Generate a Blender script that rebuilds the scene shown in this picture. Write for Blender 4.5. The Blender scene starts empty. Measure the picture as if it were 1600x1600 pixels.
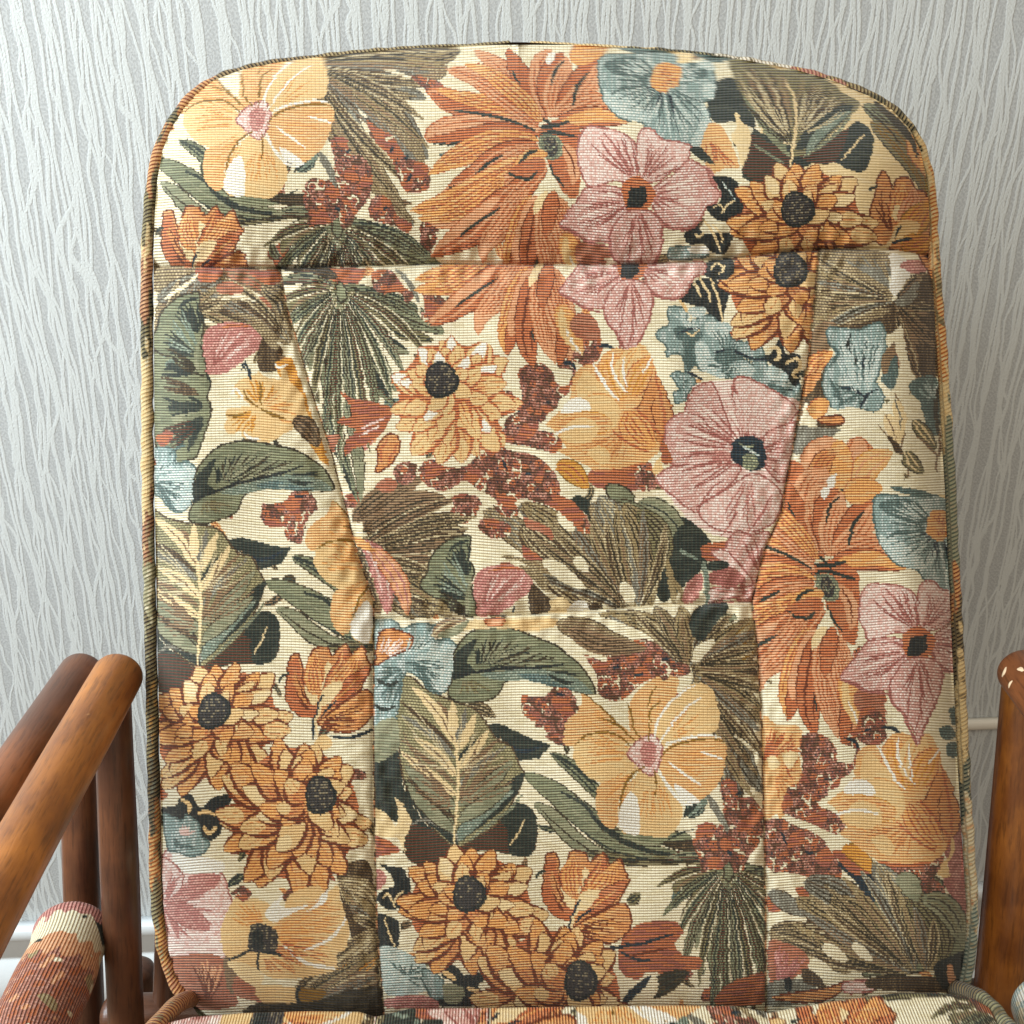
import bpy, math, random
import numpy as np
from mathutils import Vector, Matrix
sc = bpy.context.scene
# ---------------------------------------------------------------- camera, light, exposure
PITCH = math.radians(22.6)
CAM = Vector((0, 0, 1.05))
FWD = Vector((0, math.cos(PITCH), -math.sin(PITCH))); UPV = Vector((0, math.sin(PITCH), math.cos(PITCH))); RGT = Vector((1,0,0))
cam_d = bpy.data.cameras.new('camera'); cam = bpy.data.objects.new('camera', cam_d); sc.collection.objects.link(cam)
cam.location = CAM; cam.rotation_euler = (math.radians(90)-PITCH, 0, 0)
cam_d.sensor_width = 36; cam_d.lens = 36; cam_d.clip_start = .01; cam_d.clip_end = 50
sc.camera = cam
wd = bpy.data.worlds.new('World'); sc.world = wd; wd.use_nodes = True
wd.node_tree.nodes['Background'].inputs[0].default_value = (1.0, .87, .70, 1)
wd.node_tree.nodes['Background'].inputs[1].default_value = .47
def area(name, loc, target, size, sizey, power, col):
    l = bpy.data.lights.new(name, 'AREA'); l.shape = 'RECTANGLE'; l.size = size; l.size_y = sizey; l.energy = power; l.color = col
    o = bpy.data.objects.new(name, l); sc.collection.objects.link(o); o.location = loc
    o.rotation_euler = (Vector(target)-Vector(loc)).to_track_quat('-Z','Y').to_euler(); return o
area('window_light', (-1.45, .0, 1.6), (-.1, .75, .85), .9, 1.2, 52, (.79,.92,1.0))
area('warm_fill', (-.25, -.45, 1.75), (.05, .65, .75), .9, .7, 10.5, (1.0,.95,.80))  # added warm fill lamp facing the cushion front, no actual fixture there
sc.view_settings.view_transform = 'Standard'; sc.view_settings.look = 'None'; sc.view_settings.exposure = 0; sc.view_settings.gamma = 1
sc.render.filter_size = 1.15
sc.render.engine = 'CYCLES'
ZC = .656; PX = ZC/1600
def W(px, py, d): return CAM + FWD*d + RGT*((px-800)/1600*d) + UPV*((800-py)/1600*d)
def Wn(px, py, d):
    px = np.asarray(px,float); py = np.asarray(py,float); d = np.asarray(d,float)
    return (np.array(CAM)+d[...,None]*(np.array(FWD)+((px-800)/1600)[...,None]*np.array(RGT)+((800-py)/1600)[...,None]*np.array(UPV)))
import math, random
import numpy as np
# ---------------------------------------------------------------- woven cloth pattern (pure numpy)
# a cloth "pick" (rib) is 5 units high; every panel of the chair is cut from the same flowered cloth
TILES = {'a1':(200,50,.25),'a2':(560,50,.25),'a3':(860,50,.25),'a4':(1100,50,.25)}
for _r,_y in (('b',400),('c',780),('d',1150)):
    for _i,_x in enumerate({'b':(200,500,800,1100),'c':(200,550,800,1100),'d':(200,550,800,1150)}[_r]):
        TILES['%s%d'%(_r,_i+1)] = (_x,_y,.28125)
TILES['o'] = (0,0,1.0)
# style: rib colour, gap colour, second rib colour, share of it, kind of speckle
ST = {
 'cream':((244,236,208),(208,188,148),(240,230,196),.2,'h'),
 'creamf':((238,214,166),(222,192,140),(243,222,180),.2,'h'),
 'flat':((234,200,146),(214,172,112),(238,210,158),.3,'h'),
 'peach':((234,194,136),(196,124,62),(238,208,154),.32,'h'),
 'orl':((238,184,116),(184,104,46),(242,202,142),.35,'h'),
 'or':((230,164,104),(136,66,28),(236,180,122),.35,'h'),
 'orp':((232,176,134),(180,110,64),(238,190,150),.35,'h'),
 'ord':((212,130,84),(100,38,16),(224,150,104),.3,'h'),
 'ocr':((226,166,78),(160,92,26),(232,180,96),.25,'h'),
 'rust':((192,124,94),(98,54,36),(204,142,112),.4,'h'),
 'rusto':((200,124,84),(102,52,30),(180,112,92),.35,'h'),
 'berry':((182,124,104),(108,64,50),(214,162,140),.36,'m'),
 'berryd':((138,92,74),(84,52,42),(168,108,88),.35,'m'),
 'rose':((206,144,132),(154,92,84),(228,176,160),.4,'m'),
 'pink':((228,186,172),(184,126,114),(244,226,214),.45,'m'),
 'pinkl':((244,228,216),(208,166,152),(228,186,172),.35,'m'),
 'pinkw':((244,230,216),(208,166,150),(238,206,194),.35,'h'),
 'pinkd':((180,116,106),(138,80,70),(208,148,134),.3,'m'),
 'white':((250,247,236),(214,200,176),(240,232,212),.25,'d'),
 'sage':((154,156,124),(92,88,62),(136,140,112),.4,'h'),
 'sagel':((164,162,132),(124,120,92),(142,144,116),.4,'h'),
 'sagt':((138,150,132),(96,106,92),(172,180,160),.4,'m'),
 'olive':((144,136,98),(66,50,32),(158,148,112),.35,'h'),
 'olived':((70,62,42),(40,32,24),(96,84,58),.3,'h'),
 'khaki':((172,154,116),(84,64,44),(204,184,144),.42,'v'),
 'khakil':((176,156,114),(124,104,72),(192,176,138),.4,'v'),
 'khakd':((104,84,58),(52,38,28),(136,114,82),.36,'v'),
 'whit':((232,232,220),(140,160,152),(206,216,208),.4,'m'),
 'brnd':((112,80,58),(58,36,28),(134,92,70),.3,'h'),
 'lite':((214,198,158),(150,128,92),(226,214,178),.3,'h'),
 'grey':((148,144,128),(92,84,70),(180,178,160),.4,'v'),
 'brn':((160,134,102),(66,44,30),(172,140,106),.35,'h'),
 'leafk':((184,174,132),(96,86,58),(158,152,114),.4,'v'),
 'dg':((58,66,58),(32,36,32),(78,84,72),.3,'h'),
 'dgr':((56,62,50),(118,62,38),(64,70,56),.3,'h'),
 'blk':((46,52,50),(30,32,32),(70,74,66),.25,'m'),
 'navy':((44,58,66),(34,38,44),(60,76,82),.3,'h'),
 'teal':((166,184,176),(104,122,116),(214,220,212),.45,'v'),
 'teald':((106,126,120),(64,78,74),(136,154,146),.4,'v'),
 'teall':((206,214,204),(150,168,158),(232,230,216),.4,'m'),
 'ctr':((78,74,70),(40,38,40),(150,138,112),.25,'m'),
 'ctrl':((150,150,120),(80,88,78),(190,190,150),.3,'m'),
 'ddk':((126,66,36),(86,42,24),(150,84,48),.3,'h'),
 'och':((150,112,40),(116,82,30),(166,130,60),.3,'h'),
}
def _tone(c):
    m = sum(c)/3.; c = [m+(v-m)*1.0 for v in c]; c = [(v/255.-.55)*1.10+.545 for v in c]
    return (max(14,c[0]*250), max(14,c[1]*249.5), max(12,c[2]*251))
ST = {k:(_tone(v[0]),_tone(v[1]),_tone(v[2]),v[3],v[4]) for k,v in ST.items()}
ART = r"""
=hib @c3
F peach 690,1330 560,1220 400,1085 385,1110 380,1150 300,1230 275,1310 290,1360 345,1370 500,1310 640,1360
F peach 735,1470 640,1560 590,1680 590,1800 540,1830 480,1760 465,1650 490,1580 600,1510
F flat 340,1400 350,1350 420,1310 520,1310 620,1350 700,1420 735,1470 680,1520 560,1560 480,1570 400,1520 345,1450
F peach 700,1350 650,1270 660,1120 750,1020 810,985 850,1010 890,980 930,1010 900,1100 850,1180 790,1260 780,1340
F flat 800,1360 800,1260 860,1150 960,1050 1050,1020 1110,1060 1150,1180 1130,1290 1000,1320 900,1340 830,1380
F peach 810,1440 870,1370 980,1330 1110,1310 1180,1350 1190,1420 1160,1560 1090,1640 1000,1690 930,1640 850,1560 810,1490
F flat 735,1495 800,1515 870,1615 940,1695 940,1785 870,1875 800,1875 700,1865 620,1855 590,1785 600,1695 640,1595
V orl 7 2.4 .35 .95 745,1420 300,1330 400,1200 420,1090
V orl 8 2.6 .3 .9 745,1430 350,1520 345,1420 440,1320
V orl 6 2.4 .3 .9 745,1450 470,1600 480,1740 540,1830
V orl 5 2.2 .25 .85 770,1370 670,1130 760,1020 900,1000
V orl 5 2.4 .3 .8 800,1380 960,1060 1100,1080 1130,1250
V orl 8 2.8 .25 .9 820,1450 1180,1350 1180,1500 1050,1660
V orl 7 2.6 .3 .92 790,1500 640,1840 780,1870 930,1760
V rose 7 2.0 .08 .3 750,1420 500,1300 345,1400 470,1600
F pinkl 670,1370 720,1330 790,1310 830,1370 825,1450 790,1530 740,1520 690,1470 640,1420
V pink 12 2.6 .1 .95 755,1415 620,1370 740,1280 850,1400 780,1580 650,1480
F rose 722,1368 755,1345 788,1352 802,1390 800,1440 778,1478 748,1484 722,1452 712,1408
L white 3.4 800,1340 800,1260 860,1150 960,1060 1020,1035
L white 3.0 815,1370 880,1260 980,1150 1060,1100
L white 3.6 850,1360 960,1330 1080,1310 1160,1325
L white 3.0 1040,1400 1100,1420 1180,1445
L white 3.4 870,1460 960,1530 1050,1590
L white 4.0 815,1500 870,1600 940,1680 1010,1700
F white 640,1640 600,1720 590,1800 625,1850 700,1865 710,1780 700,1680 670,1630
F white 930,1655 1000,1690 1040,1680 1000,1640 900,1580
L och 2.8 690,1345 560,1240 470,1215
L och 2.6 660,1330 560,1220 440,1110 400,1085
L och 3.2 660,1370 560,1300 420,1310 345,1365
L och 2.8 730,1340 680,1280 660,1180 640,1130
L och 2.8 760,1350 765,1240 770,1170 830,1120
L och 2.6 750,1160 770,1100 800,1040
L och 3.4 820,1440 880,1380 980,1345 1110,1330 1180,1350
L och 3.6 735,1485 660,1540 610,1640 600,1720
L och 2.6 790,1500 800,1560 798,1650
L rose 2 730,1400 740,1440 760,1400 780,1450
=leafpair @d3
P sage 24 215,95 330,170 440,280 560,420 / dg 1 3
L dg 4.5 215,95 340,165 420,235 480,270
P sagel 30 120,370 220,440 330,560 470,650 640,690
P sage 46 60,200 230,310 430,470 640,620 1040,690
P olive 16 400,640 560,680 800,690 1060,690 / dg 1 3
P sage 26 470,540 640,560 820,570 960,560 1020,620
L dg 6 275,310 400,380 470,470 600,560 740,630 900,665 1030,660
L dg 5 480,500 600,580 740,640 880,650
L olived 2.4 150,400 300,540 480,660 700,710
L sagel 2.4 260,340 420,480 600,600 800,670
L dg 2.6 320,470 450,570 600,650 800,690
L sage 3 560,600 700,660 860,690
L sagel 3 600,560 760,600 900,600
L dg 3 860,580 940,540 1010,520
L olived 3 620,700 800,690 1000,700
=palm @b2
P sage 46 110,170 300,250 500,340 700,430 / olived 4 4
P olive 34 120,190 300,300 460,420 640,470 / dg 3 5
P dg 20 150,240 260,370 380,470 490,520
P sagel 26 130,220 260,380 380,500 500,540
P cream 16 150,330 230,470 330,600 420,680
P sagel 34 120,200 200,380 310,560 430,760 / dg 2 4
P sage 34 115,200 160,420 260,640 420,840 / dgr 3 4
P dg 14 130,260 210,480 300,660 420,820
P cream 14 100,330 130,520 200,700 230,800
P sagel 30 110,210 110,480 160,720 180,900 / dg 2 4
P sage 36 100,210 60,480 60,760 90,1020 / olived 2 4
P sagel 26 95,210 20,400 -40,560 -60,640 / dg 2 3.5
P olive 34 100,190 0,300 -90,420 -150,500 / olived 3 4.5
P olive 32 90,150 -40,190 -140,250 -190,330 / brn 3 4
P olived 24 80,110 -60,120 -160,130 -260,160 / sage 2 3
P olived 20 100,120 -40,70 -160,60 -260,50 / khaki 2 3
P sage 24 60,560 60,800 110,1060 210,1370 / dg 2 4
P sagel 18 140,800 190,1000 220,1200 225,1370
L dg 5 70,1000 120,1160 190,1330
V cream 4 3.4 .35 1 110,180 250,640 430,560 500,500
V lite 6 2.0 .05 .9 105,190 -200,200 -60,560 80,900
V dg 5 3.2 .15 .95 105,200 -40,620 60,900 160,880
X g 15 13 .10 110,185 700,430 610,540 500,640 440,790 330,960 220,1290 90,1150 -20,1000 -110,820 -180,640 -230,500 -270,370 -280,250 -250,130
F sage 95,150 130,160 150,220 120,260 95,230
=ryb @b2
L cream 3 540,240 560,330 620,350
F berry 285,110 320,75 400,80 430,120 470,170 520,210 510,245 480,260 450,210 400,200 350,210 300,180
F berry 570,190 640,200 700,260 690,330 620,370 565,350 580,260
L grey 7 420,75 470,120 520,190 550,260
=rustor @b2
F rusto -30,70 120,65 250,70 240,110 190,180 110,180 30,190 -20,140
=maple @b2
F rusto 110,750 180,790 260,800 330,820 400,850 390,900 360,960 330,1000 250,1050 190,1070 140,1110 150,1020 200,970 160,950 100,930 110,900 180,890 160,820
L pinkw 3 230,960 290,930 360,900
L pinkw 3 220,1000 280,970 330,940
F rust 10,1000 60,990 110,1000 90,1050 70,1100 20,1120 -20,1080 20,1040
F or 320,1060 350,1010 400,985 440,1020 440,1080 410,1140 350,1190 310,1200 320,1120
L ord 4 380,1010 340,1080 340,1150
L ord 4 430,1040 410,1090 380,1150
=lilyl @a2
F orp 430,370 520,350 640,380 760,420 950,470 1100,570 1120,640 900,640 700,660 470,690 420,660 440,600 520,540 600,520 510,470 450,400
P ord 26 1130,590 900,490 650,490 450,380
P orl 24 1130,580 940,480 700,420 480,360 / ord 3 3
P orp 32 1130,580 940,420 740,290 540,230 / ord 3 3.5
P orl 26 1150,560 1000,400 800,250 660,200 / ord 2 3
P orp 34 1130,620 900,590 650,580 430,630 / ord 1 3
P ord 26 1130,650 900,620 640,660 430,670
L dg 4.5 1110,620 940,550 780,515 600,490
L dg 4.5 1120,655 960,620 860,620 730,660 580,700 470,695
P orl 40 1130,680 860,690 620,780 440,890 / ord 4 3.4
P ord 30 1130,700 900,760 720,880 560,960 / orp 1 3
P orp 34 1100,720 900,840 700,960 520,1000 / ord 2 3.4
L dg 5.5 900,770 800,830 720,910 650,950 560,980
P orl 50 1170,760 860,940 600,1060 330,1120 / ord 4 3.6
P orp 36 1150,800 900,1000 700,1160 450,1210 / ord 2 3.6
P ord 40 1180,820 950,1050 740,1250 440,1410 / orp 2 4
L dg 5 900,1060 780,1150 700,1200 610,1280
P orl 20 1180,760 1060,780 980,850 940,880
F ord 930,880 1000,820 1120,780 1170,820 1100,900 1000,920
L dg 5 1120,740 1060,760 1000,820
L dg 5 940,880 1000,910 1070,915 1120,870
=lilyt @a2
P orp 32 1180,560 1040,380 880,220 720,110 / ord 2 3
P ord 34 1180,540 1060,350 980,200 930,100
P orp 34 1190,530 1140,330 1140,180 1210,110 / ord 2 3
P ord 30 1210,540 1180,330 1210,200 1290,130
P orp 40 1220,540 1240,360 1280,240 1300,150 / ord 3 3
P ord 26 1240,530 1350,330 1420,240 1530,180
P orp 36 1230,520 1350,440 1460,300 1490,200 / ord 2 3
P orl 36 1330,190 1400,140 1480,110 1560,100
P orp 34 1240,540 1400,480 1500,440 1640,400 / ord 3 3
P ord 30 1230,560 1380,540 1500,530 1700,560
P orl 22 1260,570 1400,540 1500,520 1700,560
F ord 1120,620 1200,560 1280,560 1380,600 1400,700 1380,1000 1330,1040 1270,980 1220,900 1180,800
P orp 22 1270,700 1330,780 1350,880 1340,960 / ddk 1 3
P white 12 1180,200 1200,160 1230,130
L dg 4 960,240 1010,340 1080,440 1150,520
L dg 4 1290,180 1230,240 1200,340
L dg 5 1440,250 1370,340 1340,460
L dg 5.5 1100,600 1180,590 1250,580 1320,555
L dg 5 1110,645 1200,625 1290,640 1370,655
L dg 4 1120,540 1180,560 1220,610
L dg 3.5 1200,820 1220,890 1290,970
F ctrl 1130,660 1180,640 1240,650 1270,700 1270,770 1220,800 1170,790 1135,740
F ctr 1160,670 1220,660 1245,710 1230,770 1180,770
L ctrl 2 1170,680 1200,740 1230,700
=lilyb @b2
P orl 34 1000,-40 820,90 660,170 520,190 / ord 3 3.4
P ord 36 1060,0 920,150 780,280 610,390 / orp 1 4
P orp 18 980,60 820,190 700,290 600,380
L dg 4.5 1010,110 900,180 810,240 750,290
P orp 34 1120,20 1010,200 900,330 880,440 / ord 3 3
P orl 30 1150,60 1080,240 1030,420 1030,540 / ord 2 3.4
P ord 26 1140,120 1100,320 1060,470 1040,560
P orp 34 1180,60 1130,250 1080,360 1060,450
P ord 40 1200,80 1160,330 1150,480 1190,620 / ddk 1 4
L dg 4 1180,180 1180,330 1190,480
P orp 42 1240,60 1240,250 1260,420 1310,600 / ord 4 3
P orp 44 1290,60 1310,220 1350,380 1390,580 / ord 4 3
P ord 18 1330,400 1350,480 1330,610
P orl 34 1330,270 1360,350 1400,440 1460,540
P flat 14 1340,290 1350,400 1400,490 1460,550
L white 3 1360,400 1400,480 1450,545
P creamf 15 1240,40 1190,110 1165,170
P ord 22 1280,30 1250,160 1230,300
P rust 40 1400,340 1480,400 1560,450
=pink @a3
F pinkl 180,660 240,590 320,600 420,620 520,680 540,760 540,900 480,940 400,930 300,960 230,960 190,860 170,800
V pink 7 4 .05 .95 540,930 200,640 320,600 500,650
V pinkd 7 3 .1 .95 540,930 190,720 290,600 520,640
F pinkl 560,620 640,610 700,670 860,700 870,760 840,830 760,870 700,920 600,940 560,900 540,780
V pink 5 4.5 .1 .95 570,940 580,620 700,670 860,740
V pinkd 5 2.6 .1 .95 570,940 590,620 760,700 860,820
F pink 640,980 760,900 860,800 900,810 980,860 1000,940 1060,1000 1040,1060 980,1090 920,1200 840,1240 720,1200 640,1100
V pinkw 7 4 .25 .92 620,1020 880,820 1040,1000 900,1220
V pinkd 5 3 .1 .6 620,1020 860,860 1000,1020 800,1220
L pinkd 4 640,1080 680,1180 760,1230 900,1210 980,1090
F pink 220,980 330,960 440,980 490,1050 480,1110 440,1180 370,1300 330,1310 220,1300 110,1240 60,1210 90,1150 170,1050
V pinkw 6 3.6 .25 .9 500,1040 240,980 90,1180 300,1310
V pinkd 5 3 .1 .9 500,1050 160,1060 70,1210 260,1300
L pinkd 4 60,1210 150,1250 230,1310 360,1340
L pinkd 3.5 300,1000 400,1000 470,1050 450,1120
F ord 450,950 540,900 620,950 660,1020 600,1110 500,1120 460,1060
F pink 480,1120 560,1110 640,1130 700,1200 700,1300 660,1440 600,1560 550,1700 520,1580 430,1450 380,1380 370,1280 410,1190
V pinkl 4 4 .2 .85 550,1110 400,1340 550,1600 680,1320
V pinkd 6 3.2 .05 .95 550,1110 390,1320 550,1680 690,1300
L pinkd 4 370,1290 390,1400 460,1490 540,1690
L pinkd 4 700,1200 690,1350 620,1520 555,1690
V ord 8 3 .1 .35 550,1040 460,940 640,940 660,1060 600,1130 460,1120
G blk 500,970 600,965 605,1060 560,1100 475,1100 480,1050
=blue @a3
F teal 300,180 350,140 460,140 560,130 700,110 780,120 810,180 900,200 980,190 1020,250 1030,340 1000,420 960,440 990,500 1000,600 940,690 840,700 740,680 620,620 560,560 440,540 350,450 320,380 300,280
F teald 340,190 500,150 620,200 640,280 500,280 380,250
F teald 800,240 900,210 980,240 960,290 840,320
F whit 340,380 460,400 560,460 620,540 560,560 440,530 350,450
F whit 920,190 1000,180 1030,230 980,240
F whit 960,320 1030,330 1010,420 960,400
F whit 960,440 990,520 1000,600 920,720 880,690 940,560
V teall 9 3 .25 .95 710,320 400,420 600,580 800,690 990,600
V teal 6 4 .2 .9 710,320 560,520 740,660 900,640
V teald 6 3.4 .2 .85 710,320 380,400 330,250 480,160
V teald 5 3.4 .2 .7 710,320 700,130 860,200 1000,300
L teald 5 380,390 460,350 560,340 620,310
L whit 5 700,390 720,440 740,500
L navy 2.5 730,400 760,470 770,540
L navy 2.5 780,150 810,180 790,220
V whit 14 2.4 .3 .97 710,320 330,380 480,560 700,690 900,700 990,600 980,440
V whit 9 2.2 .3 .95 710,300 310,250 420,150 600,120
V whit 8 2.2 .3 .95 710,300 800,140 960,190 1020,330
V teald 12 2.6 .15 .9 710,320 340,420 560,600 760,690 980,600 1000,420
V navy 6 2.2 .12 .5 710,320 420,400 620,640 900,660
F orl 640,260 660,210 720,190 760,200 820,230 810,300 800,340 750,350 720,380 670,370 630,330
V ord 6 2.4 .2 .9 710,300 640,220 760,200 800,330 680,370
F teald 420,85 640,95 660,130 480,120
F creamf 700,100 880,130 880,180 800,200 790,150
F teald 860,100 1100,130 1120,170 1020,190 900,140
=bleaf @c2
F dg 110,1480 250,1400 290,1600 400,1790 560,1920 470,2030 440,2040 300,1990 290,1860 320,1820 240,1790 110,1720
F dgr 310,1800 420,1830 560,1920 440,2040 300,1990 300,1880
G dg 740,1245 830,1248 1000,1330 1110,1365 1040,1440 920,1455 870,1370 800,1320
L navy 5 830,1350 950,1400 1060,1370
F dgr 560,1900 640,1840 830,1740 930,1685 1000,1720 1030,1800 1010,1960 880,1975 760,1950 640,1960
F dg 870,1700 940,1690 1000,1720 1030,1810 1000,1970 880,1970 860,1840 820,1780
F leafk 250,1010 320,985 420,1060 560,1120 700,1180 800,1330 880,1370 930,1480 950,1560 850,1750 740,1850 600,1930 560,1935 380,1750 290,1570 260,1400 240,1200
F sage 300,1560 420,1640 520,1700 570,1800 560,1900 440,1760 330,1640
P dg 34 600,1860 700,1760 850,1640 960,1520
P sagt 22 580,1900 680,1780 800,1680 900,1620
P dg 20 580,1930 520,1840 400,1730 300,1620
P grey 9 590,1900 560,1850 420,1780 330,1810
P creamf 18 570,1360 500,1220 400,1100 330,1040 / brn 1 2.5
P khakd 9 570,1400 460,1280 340,1180 270,1120
P grey 11 575,1440 470,1330 360,1250 270,1200
P creamf 17 580,1540 500,1440 430,1380 350,1320 / brn 1 2.5
P brn 8 580,1590 480,1500 380,1420 270,1330
P creamf 16 585,1650 470,1560 370,1480 265,1400 / brn 1 2.5
P sagel 22 585,1720 470,1640 380,1560 290,1480
P khakd 8 580,1780 460,1700 360,1600 300,1540
P sagel 24 575,1850 470,1760 380,1680 310,1590
P brn 8 560,1340 530,1200 470,1120
P creamf 16 560,1320 560,1220 560,1120
P grey 11 570,1360 620,1240 630,1160
P creamf 16 575,1400 640,1300 690,1190
P dg 12 580,1480 660,1380 740,1310
P creamf 17 585,1500 680,1400 760,1280
P brn 8 590,1550 700,1440 830,1320
P grey 11 590,1590 720,1470 860,1370
P brn 8 590,1660 740,1540 880,1440
P sagel 26 590,1700 740,1600 900,1450
P brn 8 590,1770 740,1660 900,1560
P sagel 22 590,1790 720,1700 890,1590
L creamf 4 560,1940 575,1800 590,1600 585,1440 565,1300 550,1180
L ctrl 5 650,1900 760,1810 880,1720 950,1640
L creamf 2.5 880,1920 940,1830 960,1780
F creamf 240,1660 290,1710 330,1790 290,1900 300,1960 240,1850 260,1770
F creamf 110,1720 180,1740 230,1800 250,1880 110,1850
V brn 9 2.6 .06 .95 575,1700 250,1200 280,1500 400,1750
V brn 9 2.6 .06 .95 585,1700 700,1250 900,1420 900,1620
V lite 7 2.2 .1 .95 580,1500 260,1050 260,1300 300,1540
V lite 7 2.2 .1 .95 585,1520 600,1150 760,1260 920,1470
L creamf 4 560,1940 575,1800 590,1600 585,1440 565,1300 550,1180
=dahA @d2
D 650,880 420 375 0 10 95
=dahB @d1
D 1070,330 430 460 1 -165 130
=budo @d2
F or 1075,680 1100,650 1140,660 1160,760 1200,680 1220,640 1300,650 1320,700 1390,650 1420,690 1440,720 1470,690 1500,690 1530,790 1545,800 1500,880 1480,920 1400,960 1310,1010 1240,1060 1220,1030 1130,1000 1060,900 1060,800
F ord 1070,800 1080,690 1130,680 1150,800 1200,880 1220,1020 1130,1000 1060,900
V or 5 4 .3 .95 1210,1010 1080,860 1090,690 1150,700
V ddk 6 2.6 .2 .9 1210,1010 1090,900 1120,680 1190,700
P creamf 16 1220,960 1200,880 1160,840
P orl 26 1230,900 1210,780 1230,660 / ord 2 3
P creamf 18 1260,880 1310,820 1290,730
P ord 26 1280,900 1370,780 1400,670 / orl 2 3
P orl 28 1260,960 1380,840 1480,700 / ord 2 3
P ord 24 1300,980 1430,880 1530,800 / orl 1 3
P creamf 24 1260,970 1310,900 1380,860
F or 1240,1060 1330,1010 1420,960 1500,930 1545,970 1540,1080 1440,1150 1330,1130 1260,1090
V orl 6 4 .1 .9 1240,1060 1500,940 1540,1040 1400,1150
V ddk 6 2.6 .1 .9 1240,1060 1540,980 1500,1120 1330,1140
L navy 4 1240,1040 1290,990 1340,960
L navy 5 1200,1150 1210,1060 1240,960 1265,910
L creamf 4 1230,1150 1225,1040 1260,940
L dg 4.5 1020,790 1040,760 1075,750
F flat 1200,1190 1250,1130 1290,1150 1310,1200 1240,1230
L navy 5 1300,1150 1400,1180 1500,1170 1600,1150
=heart @c2
F berry 940,1090 1000,1095 1080,1090 1110,1050 1180,1045 1230,1090 1260,1170 1200,1220 1180,1290 1160,1350 1120,1340 1070,1290 1060,1240 1000,1230 950,1190
L navy 4 1130,1080 1180,1090
L berryd 4 980,1170 1060,1160
=arch @c2
F sage 560,960 580,830 660,740 760,705 880,715 1000,760 1120,810 1220,880 1300,960 1350,1060 1340,1085 1250,1070 1120,1040 1000,1000 860,1010 800,1100 700,1125 600,1130 530,1080 560,1000
F dg 560,1000 580,860 660,790 700,780 640,900 680,955
V dg 9 4.5 .15 .95 700,950 640,790 860,750 1060,830 1240,940
V olived 9 3.6 .2 .9 760,960 700,760 960,780 1200,880
V sagel 8 3 .2 .95 700,960 760,710 1000,760 1240,900
F sagt 720,970 900,950 1100,950 1250,1000 1340,1080 1200,1060 1000,1010 860,1010 780,1000
V teald 8 3.6 .1 .95 900,960 1000,1010 1200,1060 1350,1060
V dg 5 4 .2 .9 1050,950 1180,1030 1300,1040 1300,960
V sagel 6 3 .2 .9 640,1000 560,1110 700,1120 840,1060
V olive 5 3.4 .2 .9 620,980 580,1100 700,1120 800,1060
L blk 4.5 560,985 700,960 850,940 1050,935 1180,915
=teal2 @c2
F teal 120,690 240,680 280,720 360,690 440,700 460,760 420,800 540,780 590,830 600,900 560,960 550,1030 490,1080 430,1060 380,1000 300,960 270,1060 240,1220 140,1280 110,1240
F or 140,800 160,740 220,720 330,760 320,830 200,880 130,920
V pinkw 6 3 .3 .9 140,900 180,740 320,760 320,820
F whit 440,830 560,810 600,880 580,940 540,1040 480,1070 430,1000 420,920
V teall 6 4 .2 .9 300,860 540,800 580,900 480,1060
V teald 8 4 .1 .9 290,940 120,900 120,1060 160,1240 260,1100
L teald 6 300,910 360,920 400,980 440,1050 490,1080
L teald 5 330,830 420,800 540,770
L teald 4 420,740 460,700 520,680
L dg 5 130,1000 200,1030 260,1010
L dg 5 120,1140 180,1170 240,1150
F sagel 130,1260 240,1220 260,1380 150,1460 110,1420
V whit 8 2.2 .2 .95 290,900 300,760 460,720 590,840
V teald 7 2.6 .15 .9 310,900 420,1020 500,1080 590,900
=bud1 @c2
F rose 680,440 720,390 800,365 900,370 980,400 1000,460 980,520 920,560 890,590 840,620 790,650 700,650 690,580 675,520
V pinkd 7 3.6 .1 .9 720,640 720,420 860,370 960,440
V pink 5 3.4 .3 .95 720,640 780,380 960,400 980,500
L ord 4 760,400 860,380 940,390
F khakd 1000,470 1060,520 1100,560 1090,630 1000,640 980,570
L navy 4 900,590 895,630
F khaki 930,370 1010,390 1100,500 1060,510 1000,440
L khaki 6 830,320 920,330 1000,370 1100,470
=spiky @c2
F sage 440,320 490,260 560,215 640,200 660,230 650,320 680,400 660,470 680,560 690,650 640,650 560,620 500,560 440,540 380,480 420,400
V dg 8 4 .1 .9 660,440 480,300 560,220 640,230
V dg 6 4.4 .1 .9 660,560 460,360 420,440 480,540
V olived 5 4 .1 .9 670,640 440,480 480,560 560,620
V sagt 5 3.5 .2 .9 665,560 560,230 470,340 400,480
L dg 5 540,290 580,250 650,230
L sagel 5 640,640 640,540 660,440
=dahC @b2
D 675,690 365 365 2 70 110
=tulip @b3
F peach 440,600 400,610 350,650 330,730 320,800 270,860 190,935 230,960 260,1010 300,1060 250,1080 340,1130 420,1170 470,1200 540,1190 640,1180 740,1150 790,1110 830,1050 850,960 820,800 800,640 760,540 720,490 640,520 580,510 520,540 490,600
P orl 50 620,800 560,660 530,530 / ocr 2 3
P flat 42 640,760 640,640 700,500 / orl 2 3
P orl 34 660,780 720,640 780,560 / ocr 2 3
P or 44 640,1000 780,860 800,660
P orl 46 620,860 720,1000 800,1060 / ord 2 3
P or 30 820,760 840,920 820,1040
P flat 50 560,900 440,760 400,640
P flat 60 600,900 460,870 340,850
P white 24 440,850 360,830 270,865
P peach 34 560,930 400,930 200,940 / or 2 3
P flat 40 480,960 380,970 270,1010
L white 4 460,950 340,950 235,990
V or 7 2.6 .1 .9 640,960 260,1080 420,1160 640,1170
P flat 26 540,1140 480,1100 420,1090
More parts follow.
